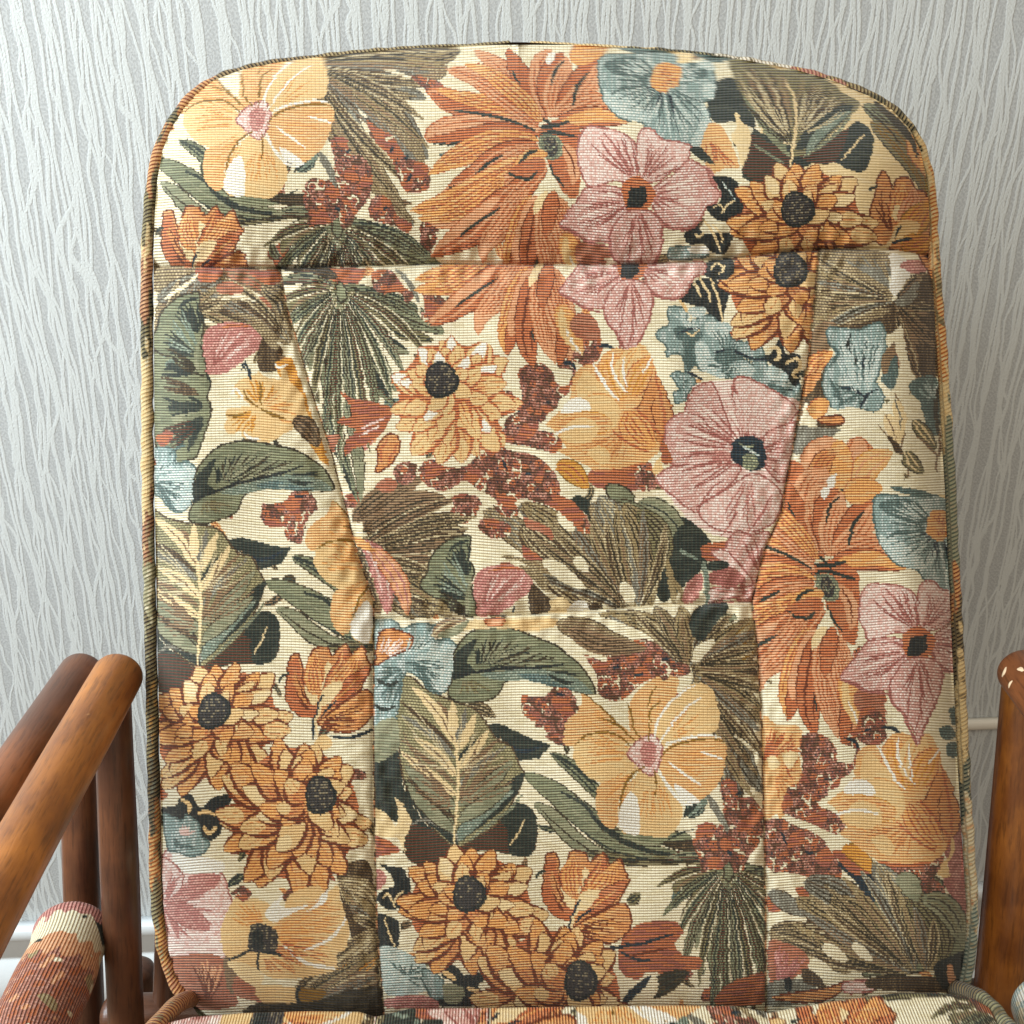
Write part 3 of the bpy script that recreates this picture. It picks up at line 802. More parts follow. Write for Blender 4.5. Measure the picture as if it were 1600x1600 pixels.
ART3 = r"""
=ulow @b3
F rusto 440,1190 760,1160 790,1250 720,1300 480,1290
F berryd 700,1170 770,1150 800,1290 690,1290
P ocr 30 240,1170 320,1190 430,1290 / ord 1 3
F dg 310,1370 380,1330 460,1400 470,1460 400,1500 330,1450
F sage 520,1290 560,1265 640,1290 680,1350 640,1400 560,1360
F sagel 700,1370 780,1340 860,1360 940,1460 950,1540 900,1640 850,1500 780,1420
F dg 940,1450 1090,1560 1100,1660 960,1800 870,1760 900,1640
=ulow @c3
P sagel 50 700,20 820,80 900,160 920,260 / sage 3 4
P sage 60 560,20 660,100 780,200 830,340 / olive 4 4
F dg 940,140 1080,220 1060,280 1080,360 1000,440 940,500 830,570 780,400 860,310
P olive 80 480,260 560,200 640,260 640,420 / khakd 4 4
P khaki 60 440,20 560,180 620,380 670,590 / grey 3 4
P grey 56 480,-20 600,160 660,380 700,590 / khakil 2 3
P khakil 50 620,20 720,180 760,380 770,600 / khakd 3 3.4
P olive 44 700,60 820,200 830,330 790,420 / olived 3 4
L khakil 9 860,330 880,430 900,580
X k 4 14.08 .05 700,640 440,80 600,20 760,60 860,120
L sagt 5 1030,330 980,310 930,280
L khakil 7 870,420 930,500 950,570
=ulow @c2
P brn 60 60,180 200,90 360,20 520,-10 / khakd 4 4
P brn 50 0,120 130,20 260,-60 400,-120 / khakd 3 4
P cream 20 160,210 300,130 440,60 580,0
P khaki 44 40,250 240,210 420,140 640,90 / khakd 4 4
P khakd 46 100,300 260,270 420,200 700,180 / khakil 2 4
P khaki 60 60,350 200,330 360,330 480,420 / khakil 4 4
P khaki 60 120,450 240,520 360,600 470,640 / khakd 3 4
P khakil 44 300,440 420,520 500,600 560,650 / khakd 3 4
P brn 40 60,440 120,560 160,640
P khakd 36 160,420 330,500 470,560 560,600 / khakil 2 4
L cream 6 250,450 300,480 350,490
X b 5 15.36 .05 -40,330 600,-10 700,160 480,420
X k 4 15.36 .05 60,330 480,430 540,560 500,640 330,640 160,640
P rose 30 60,230 140,330 180,470 200,640 / pinkl 1 4
P orp 26 110,270 210,380 280,500 310,650 / rose 1 3
P orl 14 0,210 60,250 130,290
P cream 60 660,330 700,250 800,260 930,320
F cream 660,240 780,230 880,260 940,300 950,330 860,310 780,320 700,400 670,440
P khaki 50 730,60 880,160 1000,260 1130,420 / grey 3 4
P grey 44 920,40 1080,110 1200,260 1320,400 / khaki 3 4
P khakil 50 940,20 1140,160 1300,340 1440,520 / khakd 2 4
P khakd 60 930,140 1060,280 1230,420 1400,560 / khakil 3 4
P khaki 50 1120,100 1300,280 1420,430 1560,600 / khakd 3 4
P khakil 50 1240,280 1380,430 1480,540 1560,610 / khakd 3 4
P khakd 56 1000,330 1130,430 1260,540 1400,620 / khakil 3 4
X k 7 15.36 .04 1560,640 1400,60 1240,30 1100,60 960,140 900,300 960,400
P cream 24 1060,340 1140,390 1220,450 1300,500
P cream 20 1150,60 1200,140 1240,180
P cream 18 1240,320 1270,360 1310,400
P cream 20 1500,460 1540,540 1560,600
F berry 570,0 700,20 700,70 620,90 580,50
F berry 790,30 900,20 920,90 830,90
F berry 720,120 800,130 880,170 860,210 780,200 710,170
F rust 950,100 1010,120 1100,160 1120,230 1060,190 980,160
F rusto 950,260 1020,300 1060,340 960,330
F creamf 1110,560 1180,550 1220,600 1200,640 1100,640
F white 1210,590 1280,560 1320,600 1300,630 1200,640
=ulow2 @c3
F rusto 1050,270 1130,240 1260,240 1250,330 1180,330 1080,340
F pink 1240,180 1330,200 1420,180 1440,280 1420,400 1360,500 1300,560 1230,540 1300,480 1260,380 1180,300
F pinkl 1110,300 1180,280 1260,360 1330,440 1330,480 1260,470 1200,380
F rose 950,520 990,450 1050,410 1060,480 1020,560 960,580
F pinkd 1090,420 1180,370 1260,400 1300,460 1200,480 1100,470
F pinkl 1090,500 1240,490 1330,490 1260,540 1150,560 1090,580
F rose 1130,570 1300,560 1340,540 1330,640 1270,660 1230,600
F dg 1090,350 1180,340 1200,380 1090,400
V pinkd 5 3 .1 .9 1340,520 1090,420 1090,560
V pinkd 5 3 .1 .9 1380,420 1250,200 1430,200
L sagt 8 1060,340 1080,440 1085,580
L khakil 7 870,340 880,430 910,560
=berrb2 @b3
F blk 1080,40 1120,0 1200,0 1240,60 1210,120 1140,135 1060,100
L creamf 3 1100,80 1130,40 1180,60
L creamf 3 1150,100 1190,50
=ltop @c2
F creamf 620,680 760,665 1100,655 1130,700 1000,740 900,720 700,720 600,730
F orp 740,670 840,665 830,700 760,700
F flat 850,680 1110,670 1140,700 1000,730 900,720
P brn 30 440,760 540,700 640,665 / khakil 2 4
P sagel 14 470,760 580,730 650,670
P cream 26 1110,720 1300,820 1420,900
P khaki 44 1130,690 1300,730 1450,790 1580,800 / brn 3 3.4
P brn 40 1200,720 1350,800 1500,820 1640,830 / khaki 3 3.4
=sbot @d1
F khakd 1160,780 1240,700 1360,760 1400,1440 1380,1530 700,1530 900,1400 1150,1300 1250,1200
P khaki 50 1160,820 1280,850 1360,930 1400,1050 / khakil 4 3.6
P khakil 26 1210,900 1300,940 1400,1000
P khaki 50 1400,1100 1260,1200 1100,1320 940,1440 / khakil 3 3.4
P khaki 50 1400,1220 1260,1300 1120,1380 980,1480 / ocr 3 3
P brn 50 1400,1330 1260,1380 1120,1440 960,1500 / khakil 3 3
X k 4 15.36 .04 800,1560 1400,1060 1400,1200 1400,1350 1400,1460
X k 4 14.08 .04 1400,1080 1170,800 1210,900 1250,1000
F pinkl 190,680 260,620 360,700 520,760 560,870 600,1000 560,1240 360,1240 220,1230 190,900
F white 240,620 360,660 520,700 520,760 380,770 280,740
F rose 350,770 510,770 470,850 300,900 330,840
F pinkl 190,680 300,760 280,880 190,900
V rose 8 4 .05 .9 200,940 260,680 360,780 520,870
V pinkw 7 4 .2 .95 200,960 560,900 560,1040 380,1220
V rose 6 5 .05 .8 200,960 540,960 500,1120 220,1230
V pinkd 7 3 .1 .7 200,960 480,900 460,1100 240,1200
P rose 30 200,950 320,990 460,1080
F pinkw 210,1150 380,1170 520,1100 520,1230 360,1240 380,1300 240,1290
F rust 200,1260 380,1210 520,1230 560,1340 600,1500 300,1500
V orp 6 5 .2 .95 430,1480 360,1240 440,1230 540,1260
V ddk 6 3 .1 .9 440,1500 330,1240 430,1230 560,1280
F brn 530,1240 590,1240 610,1400 560,1420
F rust 590,1350 640,1340 680,1380 820,1440 760,1480 600,1440
F creamf 560,1250 720,1210 760,1300 720,1400 600,1320
F flat 720,1390 930,1400 940,1480 760,1490
F och 950,1400 1100,1420 1040,1480 960,1480
F blk 935,1400 960,1395 945,1450 975,1490 950,1490 930,1450
F olived 700,1490 1000,1480 1200,1420 1400,1400 1400,1560 700,1560
=sbot2 @d1
F flat 520,1060 560,960 600,900 640,920 700,900 780,930 850,1000 900,880 1050,830 1100,870 1160,830 1180,900 1210,1000 1230,1080 1210,1180 1160,1210 1150,1300 1000,1340 880,1350 780,1340 720,1260 720,1210 560,1230 520,1160
F white 760,990 860,880 850,950 1000,940 1060,900 1110,860 1080,960 960,1000 840,1040
V orl 7 4 .1 .95 760,1100 540,1000 600,920 740,920
V peach 8 7 .1 .95 760,1100 1060,900 1190,900 1210,1060
V orl 9 3.4 .12 .95 770,1110 1160,860 1220,1060 1150,1240
V or 7 3 .1 .9 780,1150 1200,1120 1140,1290 940,1340
V or 6 3 .2 .9 740,1210 1000,1340 860,1350 760,1300
L white 4.5 1210,1010 1160,1090 1080,1150 980,1190
L white 5 1150,1290 1020,1270 940,1230 860,1160
L white 5 1000,940 900,980 800,1030
V ord 5 2.6 .2 .8 770,1130 900,1300 1000,1280 1130,1180
F flat 560,1240 660,1200 730,1210 720,1290 640,1260
L blk 4.5 560,1245 620,1220 680,1190 730,1200
L blk 3.6 725,1200 720,1270 735,1310
F ctr 680,1060 720,1040 800,1060 830,1110 820,1200 740,1200 670,1180
L blk 5 740,1200 800,1205 860,1220
F blk 690,1090 740,1080 750,1180 690,1180
=stop @b1
P khakd 44 150,110 260,90 390,70 / khaki 3 3.6
F khaki 150,60 400,60 380,120 260,180 150,200
P khaki 60 150,340 300,250 460,170 660,140 / brn 4 4
P grey 40 160,250 300,180 480,120 600,80 / khaki 3 4
P khaki 60 150,420 280,330 420,260 640,220 / brn 4 4
P brn 44 520,80 680,120 800,200 860,300 / rust 2 4
P khaki 50 560,300 700,320 820,380 900,500 / grey 3 4
P khakd 40 500,330 600,310 760,330 880,440 / khaki 3 4
P khaki 50 740,160 860,240 880,340 900,420 / khakd 3 4
F rusto 390,65 520,70 500,130 420,150 380,110
F rusto 680,80 840,80 850,140 780,160 700,120
F rust 490,180 540,140 640,170 620,210 520,210
F rust 700,240 760,230 800,290 720,280
F khakd 740,450 800,470 860,520 840,620 770,560 710,510
F brn 760,540 880,560 900,620 820,610
X k 4 14.08 .05 900,480 160,330 300,220 520,120
X k 4 14.08 .05 140,460 640,210 480,120 300,90
F rusto 390,65 520,70 500,130 420,150 380,110
F rust 490,180 540,140 640,170 620,210 520,210
L cream 5 520,240 620,220 700,250
L cream 5 200,240 320,160 390,100
=stop @b1
F sage 150,450 260,370 400,290 420,480 400,600 460,700 440,780 460,870 400,1060 350,1130 160,1090
V dg 8 5 .15 .9 420,420 180,460 260,330 400,280
V sagt 7 5 .15 .95 400,520 160,500 160,600 200,640
V dg 7 5 .15 .9 410,640 160,560 170,660 260,620
V khakd 7 4.6 .15 .9 430,780 160,640 160,720 250,760
V dg 9 5 .1 .95 440,840 160,760 170,900 300,760
V sagel 8 3.4 .1 .95 440,880 180,900 220,1000 330,1050
V dg 8 5 .1 .95 440,880 170,960 240,1090 340,1110
V dgr 5 4 .3 .95 430,880 160,960 160,1040 240,1090
F rusto 160,1000 230,970 250,1010 180,1060
L dg 5 380,480 420,600 460,700
=syel @b1
F ocr 820,600 900,560 940,640 980,760 1020,880 1080,1040 1120,1160 1060,1120 960,960 930,900 900,780 850,680
F flat 590,720 640,680 700,660 720,640 760,670 800,680 850,680 840,620 880,640 900,700 960,760 1000,900 930,920 920,960 880,980 820,1020 760,1040 680,1030 640,1010 620,970 580,990 540,970 550,910 640,870 560,900 540,880 560,850 620,840 680,830 640,800 600,780
V ocr 5 4 .15 .9 730,840 590,720 700,660 840,690
V orl 7 3.6 .15 .9 740,850 860,700 980,880 880,980
V ocr 5 3.4 .15 .9 720,850 560,880 560,970 700,1020
L och 3.4 720,840 660,790 640,740
L och 3.4 740,830 735,740 730,700
L och 5 740,850 800,880 880,910
L och 4 540,880 600,890 660,870
L white 4 570,770 600,740 640,800
L white 4 640,980 680,1010 740,1020
L white 3 820,600 840,620 890,600
P khakd 40 920,900 1000,960 1060,1060 / brn 2 4
L navy 5 650,580 670,640 685,690
=sblk @d1
F blk 190,400 270,380 300,320 360,330 400,400 480,340 580,330 540,420 520,500 500,560 400,600 260,560 210,450
L flat 6 300,350 340,380 330,430
L flat 5 390,430 440,420 490,440
L flat 5 420,500 450,540 490,500
F teal 200,440 250,450 300,470 320,440 370,470 400,500 410,560 450,590 430,640 350,670 260,640 220,620
V pinkw 5 4 .1 .9 300,560 260,500 330,480 400,520
V teald 5 4 .1 .9 300,600 210,540 260,640 400,640
=rtop @b4
F khaki 600,-10 1060,-10 1020,120 1040,240 700,360 600,400
V khakil 9 4 .05 .95 1050,240 620,60 620,200 640,360
V khakd 9 4 .05 .95 1060,240 620,0 620,140 620,330
V grey 6 5 .05 .95 1060,200 700,-10 850,-10 980,-10
F white 1030,-10 1100,0 1150,60 1130,150 1100,210 1060,220 1030,180 1040,80
F rose 1090,50 1150,20 1210,30 1230,90 1160,100
F or 1190,-20 1300,60 1290,200 1240,80
F khakd 1150,110 1260,110 1300,300 1300,640 1190,700 1150,520 1100,400 1000,440 800,400 640,400 1020,260 1080,230
V khaki 7 5 .1 .95 1060,250 1160,100 1240,200 1260,400
V brn 7 5 .1 .95 1080,280 1260,260 1280,460 1200,660
V khaki 6 4 .1 .95 1060,300 640,430 700,380 900,320
X k 7 14.08 .04 1060,250 600,-10 600,120 600,260 640,420
X b 4 14.08 .04 1060,260 1220,100 1290,260 1290,500 1200,700
P grey 18 1060,260 1130,240 1190,140
F brn 600,420 740,380 680,560 600,740 560,820 540,900 520,960 530,860
F ord 590,600 600,560 640,520 620,560
P orl 26 560,700 620,600 720,530 / ord 2 3
P or 24 550,780 580,740 650,640
F khakd 560,800 620,720 680,620 700,780 620,840
F teal 690,400 760,400 860,410 980,370 1010,460 1000,560 960,700 1000,780 960,860 860,850 760,870 700,820 660,720 690,600 740,540 690,480
V whit 6 5 .2 .95 900,700 820,440 960,430 1010,520
V teald 6 4 .1 .9 900,720 700,440 860,430 1000,400
V whit 5 5 .2 .8 840,740 700,640 720,700 760,640
V teald 6 4 .1 .9 860,760 680,660 700,840 900,840
V navy 3 4 .1 .6 880,640 860,500 900,480 940,520
L blk 3.6 820,430 800,500 850,600
L navy 5 760,730 830,740 900,790
F teald 1000,600 1060,540 1080,640 1050,740 990,700
P brn 16 1000,660 1020,560 1100,460 1110,400
F cream 1060,480 1095,380 1120,500 1140,600 1170,700 1140,760 1220,840 1240,940 1290,1010 1280,1190 1100,1200 980,960 1050,760 1100,680
F teald 1150,700 1250,660 1300,700 1320,800 1300,980 1250,980 1200,820 1150,760
V teal 5 4 .2 .9 1300,820 1160,700 1240,670 1300,700
V whit 9 2.6 .1 .95 860,800 700,420 780,400 860,440
V whit 8 2.6 .1 .95 900,800 900,480 980,400 1010,520
V teald 7 2.8 .15 .9 780,800 670,600 700,740 760,860
L teald 5 690,480 740,540 700,620
L navy 4 860,860 900,780 960,740
L olived 6 1300,720 1290,860 1300,1000
L brn 3.6 1060,760 1100,860 1110,980 1090,1080
L brn 3.6 970,940 1040,1030 1090,1080 1120,1140 1140,1230
P creamf 22 1010,880 1050,960 1085,1050 / brn 1 2.4
P creamf 20 1060,800 1090,900 1090,1020 / grey 1 3
P khakd 16 1000,1000 1060,1060 1100,1100
P olive 24 1160,910 1220,980 1290,1080 / creamf 1 3
L brn 3.6 1180,1000 1250,1060 1290,1110 1290,1200
L brn 4 1310,960 1310,1080 1290,1120
P olive 22 1120,1080 1150,1140 1220,1210 / creamf 1 3
F cream 760,850 900,860 980,960 1060,1090 1000,1190 860,1200 700,1010 560,960
F cream 500,980 620,880 760,860 780,980 740,1020 640,1080 540,1160 490,1120
P orl 26 600,900 640,840 700,810
F grey 520,950 600,950 760,960 700,1010 620,1060 500,1100
F khakd 640,900 760,880 760,950 640,950
F or 640,900 760,890 770,930 660,930
P orp 40 860,1120 860,1040 870,1010
F orp 800,1080 830,1020 870,1010 910,1050 910,1120 850,1190 820,1160
L dg 3.4 830,1180 860,1160 910,1130
P peach 40 830,1310 900,1180 980,1120 1050,1090 / orp 1 3
F cream 490,1130 570,1180 600,1240
P orp 40 560,1200 650,1080 740,1020
P orl 36 740,1020 760,1120 760,1260 800,1330
F ord 470,1150 530,1150 580,1220 570,1300 520,1340 480,1420 455,1300
P or 30 600,1240 680,1120 740,1090 / ord 2 3
P orp 60 610,1440 600,1300 680,1180 / ord 3 3
P white 14 680,1350 700,1260 740,1210
L dg 4 760,1300 800,1310 790,1350 700,1450
L dg 4.5 500,1360 530,1480 570,1600
=rlow @c4
F cream 310,1060 420,1060 560,1200 820,1200 1000,1240 1300,1000 1400,1060 1420,1600 310,1600
F peach 320,1230 400,1250 520,1260 550,1340 520,1400 540,1480 540,1600 480,1700 420,1780 400,1750 310,1750
F teald 1360,1170 1400,1160 1420,1250 1380,1250
F teald 1310,1270 1370,1260 1400,1320 1350,1340 1310,1310
F teald 1350,1360 1400,1350 1400,1430 1350,1420
V ord 9 3.6 .1 .95 330,1480 330,1260 480,1250 540,1340
V or 9 3.6 .1 .95 400,1520 540,1360 530,1560 400,1700
V ord 8 3.2 .2 .95 440,1420 500,1260 540,1420 480,1620
F creamf 440,1420 500,1400 520,1440 470,1500
F creamf 350,1440 400,1430 420,1480 370,1500
=rlow2 @d4
F pinkd 1160,600 1200,500 1240,440 1280,480 1280,1000 1200,900 1150,800 1180,720 1160,660
V rose 8 4 .1 .95 1280,700 1200,500 1180,700 1200,920
F sage 780,700 940,740 1140,800 1160,900 1260,1000 1290,1200 1200,1260 1110,1290 900,1330 780,1330 700,1280
F navy 560,700 780,700 820,780 780,900 720,980 640,930 680,830
F rusto 540,640 640,640 680,700 760,760 640,760
P ocr 24 590,620 680,660 760,760
F rust 780,670 900,690 1140,660 1120,760 1000,800 820,740
F berryd 1050,690 1120,680 1130,760 1050,780
F berryd 780,720 1000,740 1140,820 1150,880 1040,870 930,830 860,780
F cream 180,800 300,760 420,800 500,880 800,980 760,1060 500,1000 520,1300 380,1250 330,1160 180,1150
F rusto 560,800 640,820 680,900 780,980 790,1050 640,960
F cream 180,980 280,980 360,1040 340,1120 180,1140
F rusto 330,840 440,860 540,960 540,1020 440,980 360,900
F rusto 180,880 280,940 260,970 180,970
P grey 30 180,860 300,940 400,1000
P khaki 60 180,1090 320,1110 480,1190 640,1320 / khakd 3 4
P khakd 60 370,1060 520,1080 680,1180 800,1320 / khakil 3 4
P khakil 50 330,900 520,1020 700,1160 880,1320 / khakd 3 4
P grey 60 380,800 560,880 680,980 780,1100 / khakd 2 4
P khakil 54 520,900 680,1000 800,1160 900,1310 / khakd 3 4
P olive 60 800,1000 880,1100 960,1200 980,1310 / khakd 3 4
P grey 54 760,700 880,860 960,1050 990,1310 / khakil 3 3.4
P khakil 60 900,900 1000,1030 1060,1180 1090,1310 / khakd 3 3.4
P olive 60 960,880 1080,1000 1140,1140 1150,1270 / khakd 4 3.6
P sagel 44 1030,900 1150,940 1230,1050 1270,1180 / olive 2 3.4
P sagel 40 890,790 960,820 1010,920
X k 8 15.36 .05 1000,1330 190,1090 330,960 480,860 640,760 780,700
X k 4 14.08 .05 1060,1320 820,700 960,900 1100,1000
P cream 22 410,1240 470,1290 560,1350
P cream 20 480,1160 540,1200 620,1250
P cream 16 650,1150 700,1200 760,1250
F rust 180,1150 280,1150 380,1200 410,1260 360,1320 200,1400
V rose 8 5 .1 .95 240,1400 190,1180 300,1160 400,1240
V pinkd 6 3.4 .1 .9 260,1400 200,1180 320,1180 400,1260
F grey 150,1400 260,1350 400,1360 470,1440 400,1480 180,1500
F blk 270,1350 310,1350 310,1410 280,1420
F or 200,1450 500,1400 620,1360 560,1440 400,1480
F pinkl 600,1370 760,1360 770,1410 620,1430
F khakd 370,1290 460,1330 500,1400 380,1370
F khakd 760,1340 1130,1340 1290,1420 780,1410
F blk 1100,1280 1200,1220 1300,1200 1300,1430 1150,1400
P orp 14 1210,1400 1190,1300 1190,1260
"""
# ---- panels, seams and rib drift (all in cloth units, 1 unit = PX metres)
def ip(xs, ys):
    xs = np.array(xs,float); ys = np.array(ys,float)
    return lambda v: np.interp(v, xs, ys)
seamH = ip([200,240,300,437,560,680,850,1000,1120,1200,1290,1400,1460,1540],[416,416,417,419,416,412,413,413,406,396,388,390,402,404])
seamLx = ip([380,420,480,560,640,720,800,860,940,966,1100,1300,1450,1600],[437,437,447,470,495,520,541,556,583,583,582,584,588,600])
seamRx = ip([380,420,500,560,640,700,760,800,860,940,1000,1100,1300,1450,1600],[1282,1278,1270,1264,1250,1240,1228,1222,1195,1176,1183,1190,1195,1198,1198])
seamM = ip([560,583,700,800,900,1000,1100,1180],[968,968,966,961,955,948,943,940])
outL = ip([66,70,72,76,82,90,98,110,125,145,170,200,235,280,330,400,600,800,1000,1200,1400,1480,1530,1560,1580,1600],
          [800,760,700,630,560,490,430,374,335,308,287,268,254,246,242,240,241,242,246,250,254,262,276,292,306,320])
outR = ip([66,70,76,84,94,108,125,145,170,200,235,290,400,480,600,760,900,1000,1150,1300,1420,1480,1520,1550,1580,1600],
          [820,900,1000,1090,1165,1240,1300,1350,1392,1420,1438,1450,1455,1460,1466,1476,1482,1487,1494,1502,1510,1508,1502,1494,1485,1480])
def drift(x, y):
    g = lambda cx,cy,sx,sy: np.exp(-((x-cx)/sx)**2-((y-cy)/sy)**2)
    d = 0
    # upward drift of ribs to the left in the side panel and shoulder of the head roll
    d = d + 16*g(270,300,150,160) + 14*g(300,930,200,200) - 12*g(250,1380,170,130) - 8*g(300,480,120,90)
    d = d + 7*g(1430,300,120,160) - 9*g(560,1420,140,160) + 5*g(1400,900,150,300) + 6*g(800,700,200,200)
    return d + 2.2*np.sin(x/67.+y/190.) + 1.6*np.sin(x/31.+y/83.)
# ---- where each motif lies on each panel: (panel, motif, source points, target points)
S2 = lambda M, *p: (M, p)
def T(t, *xy): 
    a = TILES[t]; return [(a[0]+x*a[2], a[1]+y*a[2]) for x,y in xy]
L2S = ([(710,1325),(735,1395),(899,1420),(719,1050),(859,1112)],[(312,1040),(335,1115),(498,1098),(312,771),(453,808)])
U2R = ([(986,538),(852,663),(907,794),(834,571),(983,420)],[(1432,1148),(1296,1253),(1347,1403),(1271.5,1151),(1433,1010)])
H2R = ([(862,228),(882,95),(995,309),(1037,125),(852,280),(790,275)],[(1289,922),(1317,768),(1433,1010),(1463,831),(1291,971),(1221,960)])
L2H = ([(1011,1174),(1123,1112),(1039,1309),(896,1174)],[(400,182),(512,122),(420,310),(287,185)])
LP2H = ([(860,1177),(817,1206),(1090,1336),(912,1330)],[(270,212),(247,255),(470,332),(307,337)])
LD2H = ([(735,1395),(650,1380)],[(1248,325),(1163,318)])
U2H = ([(535,448),(987,420),(700,500)],[(528,345),(990,305),(700,400)])
H2U = (U2H[1],U2H[0])
def off(dx,dy): return ([(0,0)],[(dx,dy)])
ID = off(0,0)
U2L = off(1140-535,1352-448)
PLACE = [
 ('H',[('creamf',[(1150,60),(1480,60),(1480,420),(1300,420),(1200,250)])]),
 ('H','rygr',ID),('H','heightleaf',ID),('H','hright',ID),('H','leafpair',LP2H),('H','rustor',U2H),('H','palm',U2H),
 ('H','lber',([(1140,1352),(1240,1352)],[(527,345),(625,349)])),('H','hib',L2H),('H','budo',([(910,1390),(950,1400)],[(312,378),(350,384)])),('H','lilyt',ID),('H','lilyl',ID),('H','lilyb',off(7,-112)),
 ('H','blue',ID),('H','orleaf',ID),('H','pink',ID),('H','berrb',ID),('H','dahA',LD2H),
 ('U','ulow',ID),('U','rustor',ID),('U','palm',ID),('U','ryb',ID),('U','ryb2',ID),('U','maple',ID),('U','lilyl',H2U),('U','lilyb',ID),('U','dahC',ID),
 ('U','tealf',ID),('U','dahA',([(735,1395),(650,1395)],[(1237,419),(1150,416)])),('U','berrb2',ID),('U','pink',([(995,309),(1000,440)],[(984,420),(986,540)])),('U','tulip',ID),('U','pop',ID),
 ('U','spiky',ID),('U','bud1',ID),('U','ulow2',ID),
 ('L','lfan',ID),('L','leafpair',ID),('L','palm',U2L),('L','lber',ID),('L','lbl',ID),('L','bleaf',ID),('L','teal2',ID),('L','arch',ID),('L','ltop',ID),('L','hib',ID),('L','heart',ID),
 ('L','lmap',ID),('L','budo',ID),('L','dahA',ID),('L','dahB',([(501,1239),(335,1115)],[(907,1529),(735,1395)])),
 ('S','sbot',ID),('S','stop',ID),('S','spiky',off(-423,-379)),('S','bud1',off(-423,-379)),('S','syel',ID),('S','leafpair',L2S),('S','hib',([(1011,1174),(896,1174),(980,1260)],[(608,880),(492,868),(565,960)])),('S','heart',L2S),
 ('S','bleaf',L2S),('S','teal2',([(634,1027),(720,1040)],[(232,748),(312,760)])),('S','arch',L2S),('S','sblk',ID),('S','budo',L2S),('S','dahA',L2S),('S','dahB',ID),('S','sbot2',ID),
 ('R','rtop',ID),('R','rlow',ID),('R','lilyt',H2R),('R','lilyl',H2R),('R','lilyb',U2R),('R','blue',H2R),('R','ryb2',U2R),('R','rlow2',ID),('R','tulip',U2R),('R','pink',([(995,309),(911,312),(1000,470)],[(1433,1010),(1350,1020),(1436,1160)])),
]
X0, X1, DX = 205., 1540., 1.25
PIT = 4.2  # one pick
V0, V1, DV = 40., 1640., PIT/2
NC = int((X1-X0)/DX); NR = int((V1-V0)/DV)
def paint_cloth():
    rng = np.random.default_rng(7)
    M = parse(ART + ART3)
    cx = X0+(np.arange(NC)+.5)*DX; rv = V0+(np.arange(NR)+.5)*DV
    XX, VV = np.meshgrid(cx, rv)
    YY = VV.copy()
    for _ in range(3): YY = VV - drift(XX, YY)
    pan = np.where(YY < seamH(XX), 0, np.where(XX < seamLx(YY), 3, np.where(XX > seamRx(YY), 4, np.where(YY < seamM(XX), 1, 2))))
    names = list(ST); sid = np.full((NR,NC), names.index('cream'), np.int16)
    # thread jitter: each half pick starts and stops a little differently
    JX = np.repeat(rng.normal(0,.8,(NR//2+1,NC//16+1)),16,1)[:, :NC]; JX = np.repeat(JX,2,0)[:NR]
    XJ = XX + JX
    code = dict(H=0,U=1,L=2,S=3,R=4)
    def fill(p, st, poly):
        x0,y0 = poly.min(0); x1,y1 = poly.max(0)
        c0 = max(0,int((x0-X0)/DX)-4); c1 = min(NC,int((x1-X0)/DX)+5)
        r0 = max(0,int((y0-V0)/DV)-14); r1 = min(NR,int((y1-V0)/DV)+15)
        if c0>=c1 or r0>=r1: return
        m = pan[r0:r1,c0:c1]==p
        if not m.any(): return
        px = XJ[r0:r1,c0:c1][m]; py = YY[r0:r1,c0:c1][m]; ins = np.zeros(px.shape,bool)
        a = poly; b = np.roll(poly,-1,0)
        for (ax,ay),(bx,by) in zip(a,b):
            if ay==by: continue
            ins ^= ((ay>py)!=(by>py)) & (px < (bx-ax)*(py-ay)/(by-ay)+ax)
        s = sid[r0:r1,c0:c1]; q = s[m]; q[ins] = names.index(st); s[m] = q
    # small leaves, sprigs and florets that fill the ground behind the big flowers
    rf = random.Random(23)
    for _ in range(330):
        x_, y_ = rf.uniform(215,1520), rf.uniform(75,1585); p = int(pan[int(np.clip((y_-V0)/DV,0,NR-1)), int(np.clip((x_-X0)/DX,0,NC-1))])
        kind_ = rf.random(); ang = rf.uniform(0,6.28); L_ = rf.uniform(22,52); out_ = []
        tipp = np.array([x_+L_*math.cos(ang), y_+L_*math.sin(ang)*.9]); mid = (np.array([x_,y_])+tipp)/2+np.array([rf.uniform(-6,6),rf.uniform(-6,6)])
        if kind_ < .45: pet(out_, rf.choice(['khaki','olive','sage','khakil','brn']), rf.uniform(9,16), [np.array([x_,y_]),mid,tipp], [rf.choice(['olived','khakd','dg']),'2','2.2'], rf)
        elif kind_ < .62: pet(out_, rf.choice(['dg','teald','olived','dgr']), rf.uniform(8,14), [np.array([x_,y_]),mid,tipp], ['sage','1','2.0'], rf)
        elif kind_ < .86:
            t_ = np.linspace(0,6.28,14,endpoint=False); r_ = rf.uniform(9,19)
            out_.append(('berry', np.c_[x_+r_*np.cos(t_)*(1+.25*np.sin(3*t_+ang)), y_+r_*.9*np.sin(t_)*(1+.25*np.cos(2*t_+ang))]))
        else: pet(out_, rf.choice(['orl','peach','orp','rose']), rf.uniform(9,15), [np.array([x_,y_]),mid,tipp], ['ord','2','2'], rf)
        for st,poly in out_: fill(p, st, poly)
    for k,(p, nm, *tr) in enumerate(PLACE):
        if isinstance(nm, list):
            for st,poly in nm: fill(code[p], st, np.array(poly,float))
            continue
        if nm not in M: print('no motif', nm); continue
        A, o = affine(*tr[0])
        for st, poly in build_motif(M[nm], 11+len(nm)): fill(code[p], st, poly@A.T+o)
    # clusters mix rust picks with rose picks in uneven patches
    lo = np.sin(XX/9.+3*np.sin(YY/23.))+np.sin(YY/8.+2.5*np.sin(XX/19.))+np.sin((XX+YY)/13.)
